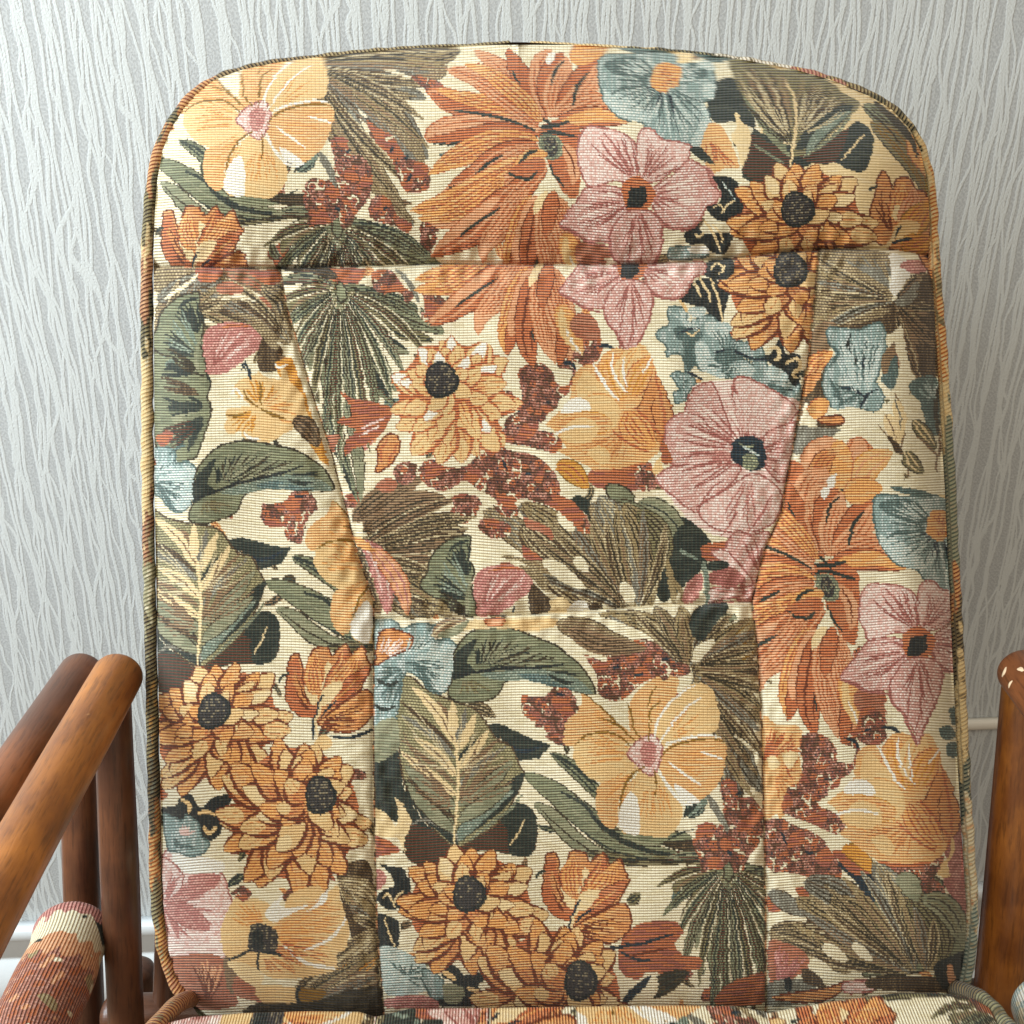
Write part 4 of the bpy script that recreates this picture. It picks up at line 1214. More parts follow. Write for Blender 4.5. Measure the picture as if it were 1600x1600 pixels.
    sid = np.where((sid==names.index('berry'))&(lo>.9), names.index('rusto'), sid)
    sid = np.where((sid==names.index('berry'))&(lo<-1.5), names.index('berryd'), sid)
    # ... and are built of small florets with a dark eye
    G = 11.; gx = np.floor(XX/G); gy = np.floor(YY/G); best = np.full(XX.shape,1e9); hb = np.zeros(XX.shape)
    H_ = lambda i,j,k: np.modf(np.abs(np.sin(i*12.9898+j*78.233+k*37.719)*43758.5453))[0]
    for di in (-1,0,1):
        for dj in (-1,0,1):
            ci = gx+di; cj = gy+dj; px_ = (ci+.5+(H_(ci,cj,1)-.5)*.7)*G; py_ = (cj+.5+(H_(ci,cj,2)-.5)*.7)*G
            ang = np.arctan2(YY-py_,XX-px_); d_ = np.hypot(XX-px_,YY-py_)*(1+.13*np.sin(ang*4+H_(ci,cj,5)*6)); m_ = d_<best
            best = np.where(m_,d_,best); hb = np.where(m_,H_(ci,cj,3),hb)
    bm = (sid==names.index('berry'))|(sid==names.index('berryd'))
    N_ = names.index
    flo = np.select([best<1.3, best<5.6, hb<.22],[N_('navy'), np.select([hb<.3,hb<.62],[N_('rusto'),N_('berryd')],N_('berry')), N_('cream')], N_('brnd'))
    sid = np.where(bm, flo, sid)
    # stitched seam edges: short light and dark stitches
    rs = np.repeat(rng.integers(0,5,NR//3+2),3)[:NR][:,None]; pick = np.array([names.index(n) for n in ('orp','khakil','brn','khakd','brnd')])[rs]
    for sx_,o_ in ((seamLx,1.2),(seamRx,-1.2)):
        e = (np.abs(XX-sx_(YY)-o_)<1.2)&(YY>seamH(XX)); sid = np.where(e, pick, sid)
    # colour the picks
    A1 = np.array([ST[n][0] for n in names],float); B1 = np.array([ST[n][1] for n in names],float); A2 = np.array([ST[n][2] for n in names],float)
    sh = np.array([ST[n][3] for n in names]); kd = np.array(['hmvd'.index(ST[n][4]) for n in names])
    def blk(h, w):
        r = rng.random((NR//h+2, NC//w+2)); r = np.repeat(np.repeat(r,h,0),w,1)
        return r[:NR,:NC]
    rh = np.repeat(np.stack([np.roll(row, rng.integers(0,40)) for row in np.repeat(rng.random((NR//2+1,NC//14+2)),14,1)]),2,0)[:NR,:NC]
    rm = blk(2,3); vv = rng.random(NC//2+2).repeat(2)[:NC][None,:]*.55+blk(6,2)*.45
    dd = (((np.arange(NR)//2)[:,None]*2+np.arange(NC)[None,:])%5<1)*0.+1-(((np.arange(NR)//2)[:,None]*2+np.arange(NC)[None,:])%5<1)*1.
    K = kd[sid]; rr = np.choose(K, [rh, rm, vv, dd])
    t = (rr < sh[sid])[...,None]
    A = np.where(t, A2[sid], A1[sid]); B = B1[sid].copy()
    # vertical warp threads show faintly, dashes of the gap colour run along the picks
    wv = rng.random((NR,NC)); A *= (1+.05*(blk(2,1)-.5)+.06*(rh-.5))[...,None]
    tw = ((np.arange(NC)[None,:]+(np.arange(NR)//2%2)[:,None]*2)%4==0)
    A = np.where(((K==2)|(K==1))[...,None] & tw[...,None], A*.45+B*.55, A)
    return np.clip(A,0,255)/255, np.clip(B,0,255)/255, pan
# ---------------------------------------------------------------- helpers
def s2l(c):
    c = np.asarray(c,float); return np.where(c<=.04045, c/12.92, ((c+.055)/1.055)**2.4)
def rgb(r,g,b): return tuple(s2l(np.array([r,g,b])/255.))+(1.,)
def mat(name):
    m = bpy.data.materials.new(name); m.use_nodes = True; nt = m.node_tree; return m, nt, nt.nodes['Principled BSDF']
def nd(nt, typ, **kw):
    n = nt.nodes.new(typ)
    for k,v in kw.items():
        if k.startswith('i_'): n.inputs[int(k[2:])].default_value = v
        else: setattr(n, k, v)
    return n
def math_(nt, op, a, b=None, c=None, clamp=False):
    n = nt.nodes.new('ShaderNodeMath'); n.operation = op; n.use_clamp = clamp
    for i,v in enumerate((a,b,c)):
        if v is None: continue
        if isinstance(v,(int,float)): n.inputs[i].default_value = v
        else: nt.links.new(v, n.inputs[i])
    return n.outputs[0]
def mixc(nt, f, a, b, mode='MIX'):
    n = nt.nodes.new('ShaderNodeMix'); n.data_type = 'RGBA'; n.blend_type = mode
    for i,v in ((0,f),(6,a),(7,b)):
        if isinstance(v,(int,float)) or isinstance(v,tuple): n.inputs[i].default_value = v
        else: nt.links.new(v, n.inputs[i])
    return n.outputs[2]
def noise(nt, vec, scale, detail=2, rough=.5):
    n = nd(nt,'ShaderNodeTexNoise'); n.inputs['Scale'].default_value = scale; n.inputs['Detail'].default_value = detail; n.inputs['Roughness'].default_value = rough
    nt.links.new(vec, n.inputs['Vector']); return n.outputs['Fac']
def smooth(nt, v, a, b):
    n = nd(nt,'ShaderNodeMapRange'); n.interpolation_type = 'SMOOTHSTEP'; nt.links.new(v, n.inputs[0])
    n.inputs[1].default_value = a; n.inputs[2].default_value = b; return n.outputs[0]
def link(o, parent=None):
    sc.collection.objects.link(o)
    if parent: o.parent = parent
    return o
def tag(o, label=None, cat=None, group=None, kind=None):
    for k,v in (('label',label),('category',cat),('group',group),('kind',kind)):
        if v: o[k] = v
    return o
def empty(name, loc):
    o = bpy.data.objects.new(name, None); o.location = loc; o.empty_display_size = .05; return link(o)
def mk(name, co, faces, m, parent=None, smooth_=True, attrs=None):
    me = bpy.data.meshes.new(name); co = np.asarray(co,float)
    if parent is not None: co = co - np.array(parent.location)
    faces = np.asarray(faces,np.int32)
    me.vertices.add(len(co)); me.vertices.foreach_set('co', co.astype(np.float32).ravel())
    k = faces.shape[1]
    me.loops.add(faces.size); me.loops.foreach_set('vertex_index', faces.ravel())
    me.polygons.add(len(faces)); me.polygons.foreach_set('loop_start', np.arange(0,faces.size,k,dtype=np.int32))
    me.update(calc_edges=True)
    if smooth_: me.polygons.foreach_set('use_smooth', np.ones(len(faces),bool))
    for an,(typ,data) in (attrs or {}).items():
        a = me.attributes.new(an, typ, 'POINT')
        a.data.foreach_set('color' if 'COLOR' in typ else 'vector', np.asarray(data,np.float32).ravel())
    me.materials.append(m); o = bpy.data.objects.new(name, me); return link(o, parent)
def gridf(nr, nc):
    i = np.arange((nr-1)*(nc-1)); r = i//(nc-1); c = i%(nc-1); a = r*nc+c
    return np.c_[a, a+nc, a+nc+1, a+1]
def tube(path, rad, n=28, caps=True, dome=6):
    """swept round bar with domed ends -> co, faces, u(length), angle"""
    P = np.asarray(path,float); m = len(P); rad = np.broadcast_to(rad,(m,)).astype(float)
    T = np.gradient(P,axis=0); T /= np.linalg.norm(T,axis=1)[:,None]
    if caps:
        h = np.sin(np.linspace(0,np.pi/2,dome+1))[1:]; q = np.cos(np.linspace(0,np.pi/2,dome+1))[1:]
        q[-1] = .001
        pre = [P[0]-T[0]*rad[0]*h[k]*caps for k in range(dome)][::-1]; prr = [rad[0]*q[k] for k in range(dome)][::-1]
        post = [P[-1]+T[-1]*rad[-1]*h[k]*caps for k in range(dome)]; por = [rad[-1]*q[k] for k in range(dome)]
        P = np.vstack([pre,P,post]); rad = np.r_[prr,rad,por]; T = np.vstack([[T[0]]*dome,T,[T[-1]]*dome]); m = len(P)
    up = np.array([0,0,1.]) if abs(T[0][2])<.8 else np.array([0,1.,0])
    co = []; Bn = np.cross(T[0],up); Bn /= np.linalg.norm(Bn)
    for k in range(m):
        Bn = Bn - T[k]*(Bn@T[k]); Bn /= np.linalg.norm(Bn); N = np.cross(Bn,T[k])
        a = np.linspace(0,2*np.pi,n,endpoint=False)
        co.append(P[k]+rad[k]*(np.cos(a)[:,None]*Bn+np.sin(a)[:,None]*N))
    i = np.arange((m-1)*n); r = i//n; c = i%n; a = r*n+c; b = r*n+(c+1)%n
    s = np.r_[0,np.cumsum(np.linalg.norm(np.diff(P,axis=0),axis=1))]
    return np.vstack(co), np.c_[a,b,b+n,a+n], np.repeat(s,n), np.tile(np.arange(n)/n,m)
# ---------------------------------------------------------------- materials
def cloth_material(name, ribs=1.0):
    m, nt, bs = mat(name)
    A = nd(nt,'ShaderNodeAttribute',attribute_name='rib').outputs['Color']; B = nd(nt,'ShaderNodeAttribute',attribute_name='gap').outputs['Color']
    wv = nd(nt,'ShaderNodeAttribute',attribute_name='weave').outputs['Vector']
    sp = nd(nt,'ShaderNodeSeparateXYZ'); nt.links.new(wv, sp.inputs[0])
    u, v = sp.outputs[0], sp.outputs[1]
    fr = math_(nt,'FRACT',v); tri = math_(nt,'MULTIPLY',math_(nt,'ABSOLUTE',math_(nt,'SUBTRACT',fr,.5)),2.)
    nz = noise(nt, wv, .9, 2)
    gapm = smooth(nt, math_(nt,'ADD',tri,math_(nt,'MULTIPLY',math_(nt,'SUBTRACT',nz,.5),.5)), .42, .80)
    col = mixc(nt, gapm, A, B)
    # thin vertical binder threads
    fu = math_(nt,'ABSOLUTE',math_(nt,'SUBTRACT',math_(nt,'FRACT',math_(nt,'MULTIPLY',u,.8)),.5))
    th = math_(nt,'MULTIPLY', smooth(nt, fu, .32, .5), .09)
    col = mixc(nt, th, col, (.32,.20,.11,1))
    # fibres: fine light/dark flecks along every pick
    mp = nd(nt,'ShaderNodeVectorMath',operation='MULTIPLY'); nt.links.new(wv, mp.inputs[0]); mp.inputs[1].default_value = (.7,5.,1)
    fz = noise(nt, mp.outputs[0], 1.6, 3, .7)
    br = nd(nt,'ShaderNodeHueSaturation'); br.inputs['Saturation'].default_value = 1
    nt.links.new(col, br.inputs['Color']); nt.links.new(math_(nt,'ADD',.72,math_(nt,'MULTIPLY',fz,.56)), br.inputs['Value'])
    nt.links.new(br.outputs[0], bs.inputs['Base Color'])
    hgt = math_(nt,'ADD', math_(nt,'SUBTRACT',1.,math_(nt,'POWER',tri,2.)), math_(nt,'MULTIPLY',fz,.5))
    hgt = math_(nt,'SUBTRACT',hgt,math_(nt,'MULTIPLY',th,1.5))
    bp = nd(nt,'ShaderNodeBump'); bp.inputs['Strength'].default_value = .75; bp.inputs['Distance'].default_value = .0011*ribs
    nt.links.new(hgt, bp.inputs['Height']); nt.links.new(bp.outputs[0], bs.inputs['Normal'])
    bs.inputs['Roughness'].default_value = .72; bs.inputs['Specular IOR Level'].default_value = .25
    bs.inputs['Sheen Weight'].default_value = .12; bs.inputs['Sheen Roughness'].default_value = .5
    return m
CLOTH = cloth_material('woven_floral_cloth')
def wood_material(name, base, dark, seed=0.):
    m, nt, bs = mat(name)
    tc = nd(nt,'ShaderNodeTexCoord').outputs['Object']
    at = nd(nt,'ShaderNodeAttribute',attribute_name='grain').outputs['Vector']
    mp = nd(nt,'ShaderNodeMapping'); nt.links.new(at, mp.inputs[0]); mp.inputs['Scale'].default_value = (9,26,26); mp.inputs['Location'].default_value = (seed,0,0)
    g = noise(nt, mp.outputs[0], 1.6, 5, .62)
    mp2 = nd(nt,'ShaderNodeMapping'); nt.links.new(at, mp2.inputs[0]); mp2.inputs['Scale'].default_value = (26,260,260)
    g2 = noise(nt, mp2.outputs[0], 2.2, 4, .6)
    big = noise(nt, tc, 14., 4, .6)
    f = math_(nt,'ADD', math_(nt,'MULTIPLY',smooth(nt,g,.35,.68),.45), math_(nt,'MULTIPLY',smooth(nt,big,.38,.66),.5))
    col = mixc(nt, f, dark, base)
    col = mixc(nt, math_(nt,'MULTIPLY',smooth(nt,g2,.48,.70),.5), col, tuple(c*.35 for c in dark[:3])+(1,))
    # pale scuffs and small knocks in the lacquer
    mp3 = nd(nt,'ShaderNodeMapping'); nt.links.new(at, mp3.inputs[0]); mp3.inputs['Scale'].default_value = (60,120,120); mp3.inputs['Location'].default_value = (seed*3,2,5)
    sc_ = noise(nt, mp3.outputs[0], 1., 2, .5)
    col = mixc(nt, math_(nt,'MULTIPLY',smooth(nt,sc_,.74,.80),.6), col, rgb(205,160,110))
    nt.links.new(col, bs.inputs['Base Color'])
    nt.links.new(math_(nt,'ADD',.30,math_(nt,'MULTIPLY',g,.22)), bs.inputs['Roughness'])
    bp = nd(nt,'ShaderNodeBump'); bp.inputs['Strength'].default_value = .25; bp.inputs['Distance'].default_value = .0008
    nt.links.new(math_(nt,'ADD',g2,big), bp.inputs['Height']); nt.links.new(bp.outputs[0], bs.inputs['Normal'])
    bs.inputs['Coat Weight'].default_value = .25; bs.inputs['Coat Roughness'].default_value = .25
    return m
WOOD_L = wood_material('honey_stained_cane', rgb(192,120,46), rgb(112,62,26), 1.)
WOOD_M = wood_material('brown_stained_cane', rgb(142,84,46), rgb(90,52,30), 4.)
WOOD_D = wood_material('dark_stained_cane', rgb(118,70,40), rgb(70,40,26), 7.)
def wallpaper():
    m, nt, bs = mat('ribbed_wallpaper')
    tc = nd(nt,'ShaderNodeTexCoord').outputs['Object']; sp = nd(nt,'ShaderNodeSeparateXYZ'); nt.links.new(tc, sp.inputs[0])
    x, z = sp.outputs[0], sp.outputs[2]
    tot = None; rnd = random.Random(5)
    edge = math_(nt,'MULTIPLY',math_(nt,'SUBTRACT',noise(nt, tc, 700., 2),.5),.10)
    for i,(pitch,amp,w) in enumerate(((.0190,1.7,.074),(.0220,2.1,.064),(.0170,1.5,.078),(.0250,2.5,.054),(.0205,1.2,.064),(.0290,2.0,.042))):
        cb = nd(nt,'ShaderNodeCombineXYZ'); nt.links.new(math_(nt,'MULTIPLY',x,5.+i*1.3), cb.inputs[0]); nt.links.new(math_(nt,'MULTIPLY',z,5.6+i*.8), cb.inputs[2]); cb.inputs[1].default_value = i*7.3
        n = noise(nt, cb.outputs[0], 1., 2, .45)
        cb2 = nd(nt,'ShaderNodeCombineXYZ'); nt.links.new(math_(nt,'MULTIPLY',x,45.), cb2.inputs[0]); nt.links.new(math_(nt,'MULTIPLY',z,26.), cb2.inputs[2]); cb2.inputs[1].default_value = i*3.1
        n2 = noise(nt, cb2.outputs[0], 1., 1)
        c = math_(nt,'ADD',math_(nt,'DIVIDE',x,pitch),math_(nt,'ADD',math_(nt,'MULTIPLY',n,amp*1.25),math_(nt,'MULTIPLY',n2,.16)))
        d = math_(nt,'ABSOLUTE',math_(nt,'SUBTRACT',math_(nt,'FRACT',math_(nt,'ADD',c,rnd.random()+40)),.5))
        d = math_(nt,'ADD',d,edge)
        l = math_(nt,'SUBTRACT',1.,smooth(nt,d,w*.55,w*1.5))
        tot = l if tot is None else math_(nt,'MAXIMUM',tot,l)
    # twill speckle of the ground between the strands
    a = math_(nt,'SINE',math_(nt,'MULTIPLY',math_(nt,'ADD',x,math_(nt,'MULTIPLY',z,.9)),1500.))
    b = noise(nt, tc, 520., 2, .6)
    g = math_(nt,'ADD',math_(nt,'MULTIPLY',a,.16),smooth(nt,b,.36,.64))
    ground = mixc(nt, g, rgb(162,164,165), rgb(182,184,184))
    big = noise(nt, tc, 3., 2)
    col = mixc(nt, math_(nt,'MULTIPLY',tot,.88), ground, rgb(200,203,202))
    col = mixc(nt, math_(nt,'MULTIPLY',big,.12), col, rgb(180,178,174))
    nt.links.new(col, bs.inputs['Base Color']); bs.inputs['Roughness'].default_value = .62
    bp = nd(nt,'ShaderNodeBump'); bp.inputs['Strength'].default_value = .5; bp.inputs['Distance'].default_value = .0008
    nt.links.new(math_(nt,'ADD',tot,math_(nt,'MULTIPLY',g,.35)), bp.inputs['Height']); nt.links.new(bp.outputs[0], bs.inputs['Normal'])
    return m
def plain(name, c, rough=.5, var=.06, sc_=30.):
    m, nt, bs = mat(name); tc = nd(nt,'ShaderNodeTexCoord').outputs['Object']
    n = noise(nt, tc, sc_, 4, .6); col = mixc(nt, n, tuple(v*(1-var) for v in c[:3])+(1,), tuple(min(1,v*(1+var)) for v in c[:3])+(1,))
    nt.links.new(col, bs.inputs['Base Color']); bs.inputs['Roughness'].default_value = rough
    bp = nd(nt,'ShaderNodeBump'); bp.inputs['Strength'].default_value = .1; bp.inputs['Distance'].default_value = .001
    nt.links.new(n, bp.inputs['Height']); nt.links.new(bp.outputs[0], bs.inputs['Normal']); return m
PAINT = plain('white_trim_paint', rgb(226,232,236), .4, .03, 12.)
FLOOR = plain('floor_boards', rgb(120,98,76), .5, .2, 8.)
CABLE = plain('white_plastic', rgb(226,220,208), .4, .04, 60.)
# ---------------------------------------------------------------- room: wall, skirting, floor
yaw = math.atan2(.949-.888, .548+.541); wc = np.array([0., .888+.541*math.tan(yaw)])
dirx = np.array([math.cos(yaw), math.sin(yaw)]); nrm = np.array([math.sin(yaw), -math.cos(yaw)])
def wp(s, z, o=0.):  # point on wall line: s along it, z up, o out towards the room
    p = wc + dirx*s + nrm*o; return (p[0], p[1], z)
def slab(name, s0, s1, prof, m, parent=None):
    """extrude an (out, z) profile along the wall"""
    co = [wp(s0,z,o) for o,z in prof]+[wp(s1,z,o) for o,z in prof]; n = len(prof)
    f = [(i,(i+1)%n,(i+1)%n+n,i+n) for i in range(n)]
    return mk(name, co, f, m, parent, False)
wall_e = empty('wall', (0,0,0)); wall_e.rotation_euler = (0,0,0)
bpy.data.objects.remove(wall_e)
me = bpy.data.meshes.new('wall'); L = 3.2
me.from_pydata([(-L,0,.0),(L,0,.0),(L,0,2.6),(-L,0,2.6),(-L,.1,.0),(L,.1,.0),(L,.1,2.6),(-L,.1,2.6)],[],[(0,1,2,3),(5,4,7,6),(0,3,7,4),(1,5,6,2),(3,2,6,7),(1,0,4,5)])
me.materials.append(wallpaper()); wall = link(bpy.data.objects.new('wall', me)); wall.location = (wc[0],wc[1],0); wall.rotation_euler = (0,0,yaw)
tag(wall, 'pale grey papered wall with raised wavy vertical strands behind the chair', 'wall', kind='structure')
sk = slab('skirting_board', -3.1, 3.1, [(.0005,.0),(.013,.0),(.013,.050),(.0105,.052),(.0105,.055),(.013,.057),(.013,.134),(.0105,.136),(.0105,.140),(.013,.142),(.013,.166),(.0155,.168),(.0155,.180),(.014,.182),(.0005,.182)], PAINT)
tag(sk, 'white moulded skirting board along the foot of the papered wall', 'skirting board', kind='structure')
fl = mk('floor', [(-3,-2.5,-.002),(3,-2.5,-.002),(3,1.2,-.002),(-3,1.2,-.002)], [(0,1,2,3)], FLOOR, None, False); tag(fl, kind='structure')
# white cable trunking on the right of the chair
t0 = np.array(wp(.42,.409,.004)); t1 = np.array(wp(.62,.400,.004)); 
cable = slab('cable_cover', .40, .75, [(.0006,.400),(.006,.4005),(.008,.4035),(.008,.4095),(.006,.4125),(.0006,.413)], CABLE)
tag(cable, 'thin white plastic cable cover running along the wall right of the chair', 'cable cover')
# ---------------------------------------------------------------- cloth colours
CA, CB, PAN = paint_cloth()
def cloth_at(x, y):
    v = y + drift(x, y)
    c = np.clip(((x-X0)/DX).astype(int),0,NC-1); r = np.clip(((v-V0)/DV).astype(int),0,NR-1)
    one = np.ones(x.shape+(1,))
    return np.concatenate([s2l(CA[r,c])*GAIN,one],-1), np.concatenate([s2l(CB[r,c])*GAIN,one],-1), np.stack([x/5.,(v-V0)/PIT,x*0],-1)
GAIN = .84
def sines(x, y, seed, wl, n=7):
    r = np.random.default_rng(seed); z = 0
    for _ in range(n):
        a = r.uniform(0,6.28); k = 6.28/(wl*r.uniform(.7,1.5)); z = z + np.sin((x*np.cos(a)+y*np.sin(a))*k+r.uniform(0,6.28))
    return z/n**.5
# outline of the back cushion front, as a closed ring
oy = np.r_[np.linspace(66,130,40), np.linspace(135,1598,260)]
left = np.c_[outL(oy), oy]; right = np.c_[outR(oy), oy]
def dist_to(px, py, curve):
    gx = np.arange(190,1560,8.); gy = np.arange(50,1620,8.)
    GX, GY = np.meshgrid(gx, gy); D = np.full(GX.shape, 1e9)
    for a,b in zip(curve[:-1],curve[1:]):
        d = b-a; t = np.clip(((GX-a[0])*d[0]+(GY-a[1])*d[1])/max(d@d,1e-9),0,1)
        D = np.minimum(D, np.hypot(GX-a[0]-t*d[0], GY-a[1]-t*d[1]))
    fx = (px-gx[0])/8.; fy = (py-gy[0])/8.; i = np.clip(fx.astype(int),0,len(gx)-2); j = np.clip(fy.astype(int),0,len(gy)-2); fx -= i; fy -= j
    return (D[j,i]*(1-fx)+D[j,i+1]*fx)*(1-fy)+(D[j+1,i]*(1-fx)+D[j+1,i+1]*fx)*fy
def cushion_h(x, y):
    side = np.minimum(dist_to(x,y,left), dist_to(x,y,right))
    q = np.clip(side/np.where(y<420, 150., 95.), 0, 1); h = .042*np.sqrt(1-(1-q)**2.2)
    bot = np.clip((1600-y)/140.,0,1); h = h - .042*(1-np.sqrt(1-(1-bot)**2))
    # exact distances to seams that are nearly straight
    dH = np.abs(y-seamH(x)); dL = np.where(y>seamH(x)-4, np.abs(x-seamLx(y)), 999); dR = np.where(y>seamH(x)-4, np.abs(x-seamRx(y)), 999)
    dM = np.where((x>seamLx(y))&(x<seamRx(y)), np.abs(y-seamM(x)), 999)
    puck = sines(x*3.2, y*3.2, 3, 95.)
    for d,a,b,wd_ in ((dH,.0130,.0032,40.),(dL,.0052,.0020,30.),(dR,.0052,.0020,30.),(dM,.0048,.0024,30.)):
        h = h - a*np.exp(-d/wd_) - b*np.exp(-(d/3.4)**2) + .0013*puck*np.exp(-d/26.)*(1-np.exp(-d/5.))
    h = h + np.where(y<seamH(x), .010*np.sin(np.clip((seamH(x)-y)/240.,0,1)*np.pi), 0)
    h = h + .0017*sines(x,y,8,210.) + .0006*sines(x,y,9,70.)
    return h
# ---------------------------------------------------------------- back cushion
back = empty('back_cushion', W(800,1590,ZC+.05))
tag(back, 'tall padded chair back cushion with rounded top in woven floral tapestry cloth', 'cushion')
NRr, NCc = 1120, 1010
t = np.linspace(0,1,NRr); ys = 70.2 + (1594-70.2)*(t**1.0); ys[:60] = 70.2 + (ys[60]-70.2)*(np.linspace(0,1,61)[:60]**1.7)
s = np.linspace(0,1,NCc)
Yg = np.repeat(ys[:,None],NCc,1); xl = outL(ys)[:,None]; xr = outR(ys)[:,None]; Xg = xl+(xr-xl)*s[None,:]
Hg = cushion_h(Xg, Yg)
co = Wn(Xg, Yg, ZC-Hg).reshape(-1,3)
a,b,w = cloth_at(Xg, Yg); F = gridf(NRr,NCc)
xf = Xg.ravel()[F].mean(1); yf = Yg.ravel()[F].mean(1)
pid = np.where(yf<seamH(xf),0,np.where(xf<seamLx(yf),3,np.where(xf>seamRx(yf),4,np.where(yf<seamM(xf),1,2))))
a=a.reshape(-1,4); b=b.reshape(-1,4); w=w.reshape(-1,3)
for k,(nm,lab) in enumerate((('headrest_panel','plump headrest roll across the top'),('middle_panel',None),('lumbar_panel',None),('side_panel','side panel with green leaves down the left'),('side_panel','side panel with large orange lily down the right'))):
    f = F[pid==k]; ids, inv = np.unique(f, return_inverse=True)
    o = mk(nm, co[ids], inv.reshape(f.shape), CLOTH, back, True, {'rib':('FLOAT_COLOR',a[ids]),'gap':('FLOAT_COLOR',b[ids]),'weave':('FLOAT_VECTOR',w[ids])})
    if lab: o['label'] = lab
# rim of the cushion: cloth that wraps from the front edge to the rear
ring = np.vstack([left[::-1], right]); rx, ry = ring[:,0], ring[:,1]
seg = np.linspace(0,1,10); n = len(ring); cen = np.array([840.,850.])
co=[];ra=[];rb=[];rw=[]
s_ = np.r_[0,np.cumsum(np.hypot(np.diff(rx),np.diff(ry)))]
for q in seg:
    dd_ = (ring-cen); dd_ /= np.hypot(dd_[:,0],dd_[:,1])[:,None]
    bul = 6*math.sin(q*math.pi)
    P = Wn(rx, ry, np.full(n,ZC)); ctr = np.array(W(cen[0],cen[1],ZC))
    out = P-ctr; out /= np.linalg.norm(out,axis=1)[:,None]
    co.append(P + out*(bul*PX) + np.array(FWD)*(.055*q))
    aa,bb,ww = cloth_at(np.clip(260+ (s_*.9)%1150,215,1500), 500+q*130+(s_*.13)); ra.append(aa); rb.append(bb); rw.append(ww)
mk('rim', np.concatenate(co), gridf(10,n), CLOTH, back, True, {'rib':('FLOAT_COLOR',np.concatenate(ra)),'gap':('FLOAT_COLOR',np.concatenate(rb)),'weave':('FLOAT_VECTOR',np.concatenate(rw))})
# rear of the cushion
dd_ = co[-1]; ctr = dd_.mean(0); rc = np.concatenate([dd_, ctr[None,:]+(dd_-ctr)*.5+np.array(FWD)*.01, ctr[None,:]+(dd_-ctr)*.01+np.array(FWD)*.012])
mk('rear_cover', rc, gridf(3,n), plain('rear_lining', rgb(120,96,70), .8, .15), back)
# piping: cloth covered cord, colour runs copied from the photographed cord
def piping(name, pts, rad, cols, parent, pitch=9., seed=1):
    """pts: (px,py,depth) list; cols: (end fraction, rib colour, gap colour)"""
    P = np.array(pts,float); s0 = np.r_[0,np.cumsum(np.hypot(*np.diff(P[:,:2],axis=0).T))]; L_ = s0[-1]; m = int(L_/2.2)
    q = np.linspace(0,L_,m); X = np.interp(q,s0,P[:,0]); Y = np.interp(q,s0,P[:,1]); D = np.interp(q,s0,P[:,2])
    k = np.ones(9)/9; 
    for Z in (X,Y,D): Z[4:-4] = np.convolve(Z,k,'valid')
    wob = sines(q, q*0, seed, 60.)*.5
    X = X + wob
    path = Wn(X,Y,D); R = rad*(1+.07*sines(q,q*0,seed+5,38.))
    c,f,u,an = tube(path, R, 22, .6, 4)
    qq = u/PX; fr = np.clip(qq/L_ + .012*sines(qq, an*200, seed+2, 50.),0,1)
    fr = fr + .012*np.sin(an*12.57)
    ends = np.array([e for e,_,_ in cols]); idx = np.clip(np.searchsorted(ends, fr),0,len(cols)-1)
    stv = [cols[i] for i in range(len(cols))]
    A_ = s2l(np.array([ST[cl[1]][0] for cl in stv])/255.)[idx]*GAIN; A2_ = s2l(np.array([ST[cl[2]][0] for cl in stv])/255.)[idx]*GAIN
    G_ = s2l(np.array([ST[cl[1]][1] for cl in stv])/255.)[idx]*GAIN
    kh = s2l(np.array(ST['khaki'][0])/255.)*GAIN; A_ = A_*.6+kh*.4; A2_ = A2_*.6+kh*.4
    mz = sines(qq*1.0, an*90, seed+9, 22.)>.55
    A_ = np.where(mz[:,None], A2_, A_)
    one = np.ones((len(A_),1)); v = qq/6.2 + an*pitch*.42
    return mk(name, c, f, CLOTH, parent, True, {'rib':('FLOAT_COLOR',np.c_[A_,one]),'gap':('FLOAT_COLOR',np.c_[G_,one]),'weave':('FLOAT_VECTOR',np.c_[an*14,v,v*0])})
ly = np.r_[np.array([66.5,68,70,73,77,82,88,92,98,106,118,135,150,170,195,225,260,300]), np.linspace(340,1470,36), [1500,1530,1550,1562]]
lx = outL(ly)-np.interp(ly,[66,88,150,250,420,600,1400,1500,1562],[0,-2,1,7,11,11,10,8,4])
dp = np.interp(ly,[66,92,140,260,420,1500],[ZC+.012,ZC+.011,ZC+.008,ZC+.004,ZC-.004,ZC-.004]); lyy = ly+np.interp(ly,[66,110,150],[7,3,0])
piping('piping', list(zip(lx,lyy,dp)), .0038, [(.15,'khaki','olive'),(.24,'khakd','brn'),(.28,'or','rust'),(.305,'dg','olive'),(.34,'or','orp'),(.39,'olive','dg'),(.41,'creamf','rust'),(.45,'rust','orp'),(.48,'dg','olive'),(.50,'creamf','cream'),(.61,'creamf','peach'),(.645,'rust','brn'),(.69,'sagel','cream'),(.75,'olived','sage'),(.80,'olive','ocr'),(.84,'khakd','teald'),(.855,'dg','rust'),(.905,'orl','khakd'),(.94,'olive','sage'),(.965,'ocr','sage'),(1.,'or','rust')], back, seed=3)
ry_ = np.r_[np.array([66.5,68,70,73,77,82,88,94,100,112,125,137,150,170,195,225,260,300,350]), np.linspace(390,1470,36), [1500,1530]]
rx_ = outR(ry_)+np.interp(ry_,[66,150,250,400,600,1400,1530],[0,0,3,4,8,10,8])
dp = np.interp(ry_,[66,150,260,420,1500],[ZC+.012,ZC+.009,ZC+.004,ZC-.003,ZC-.004]); ryy = ry_+np.interp(ry_,[66,110,150],[7,4,1])
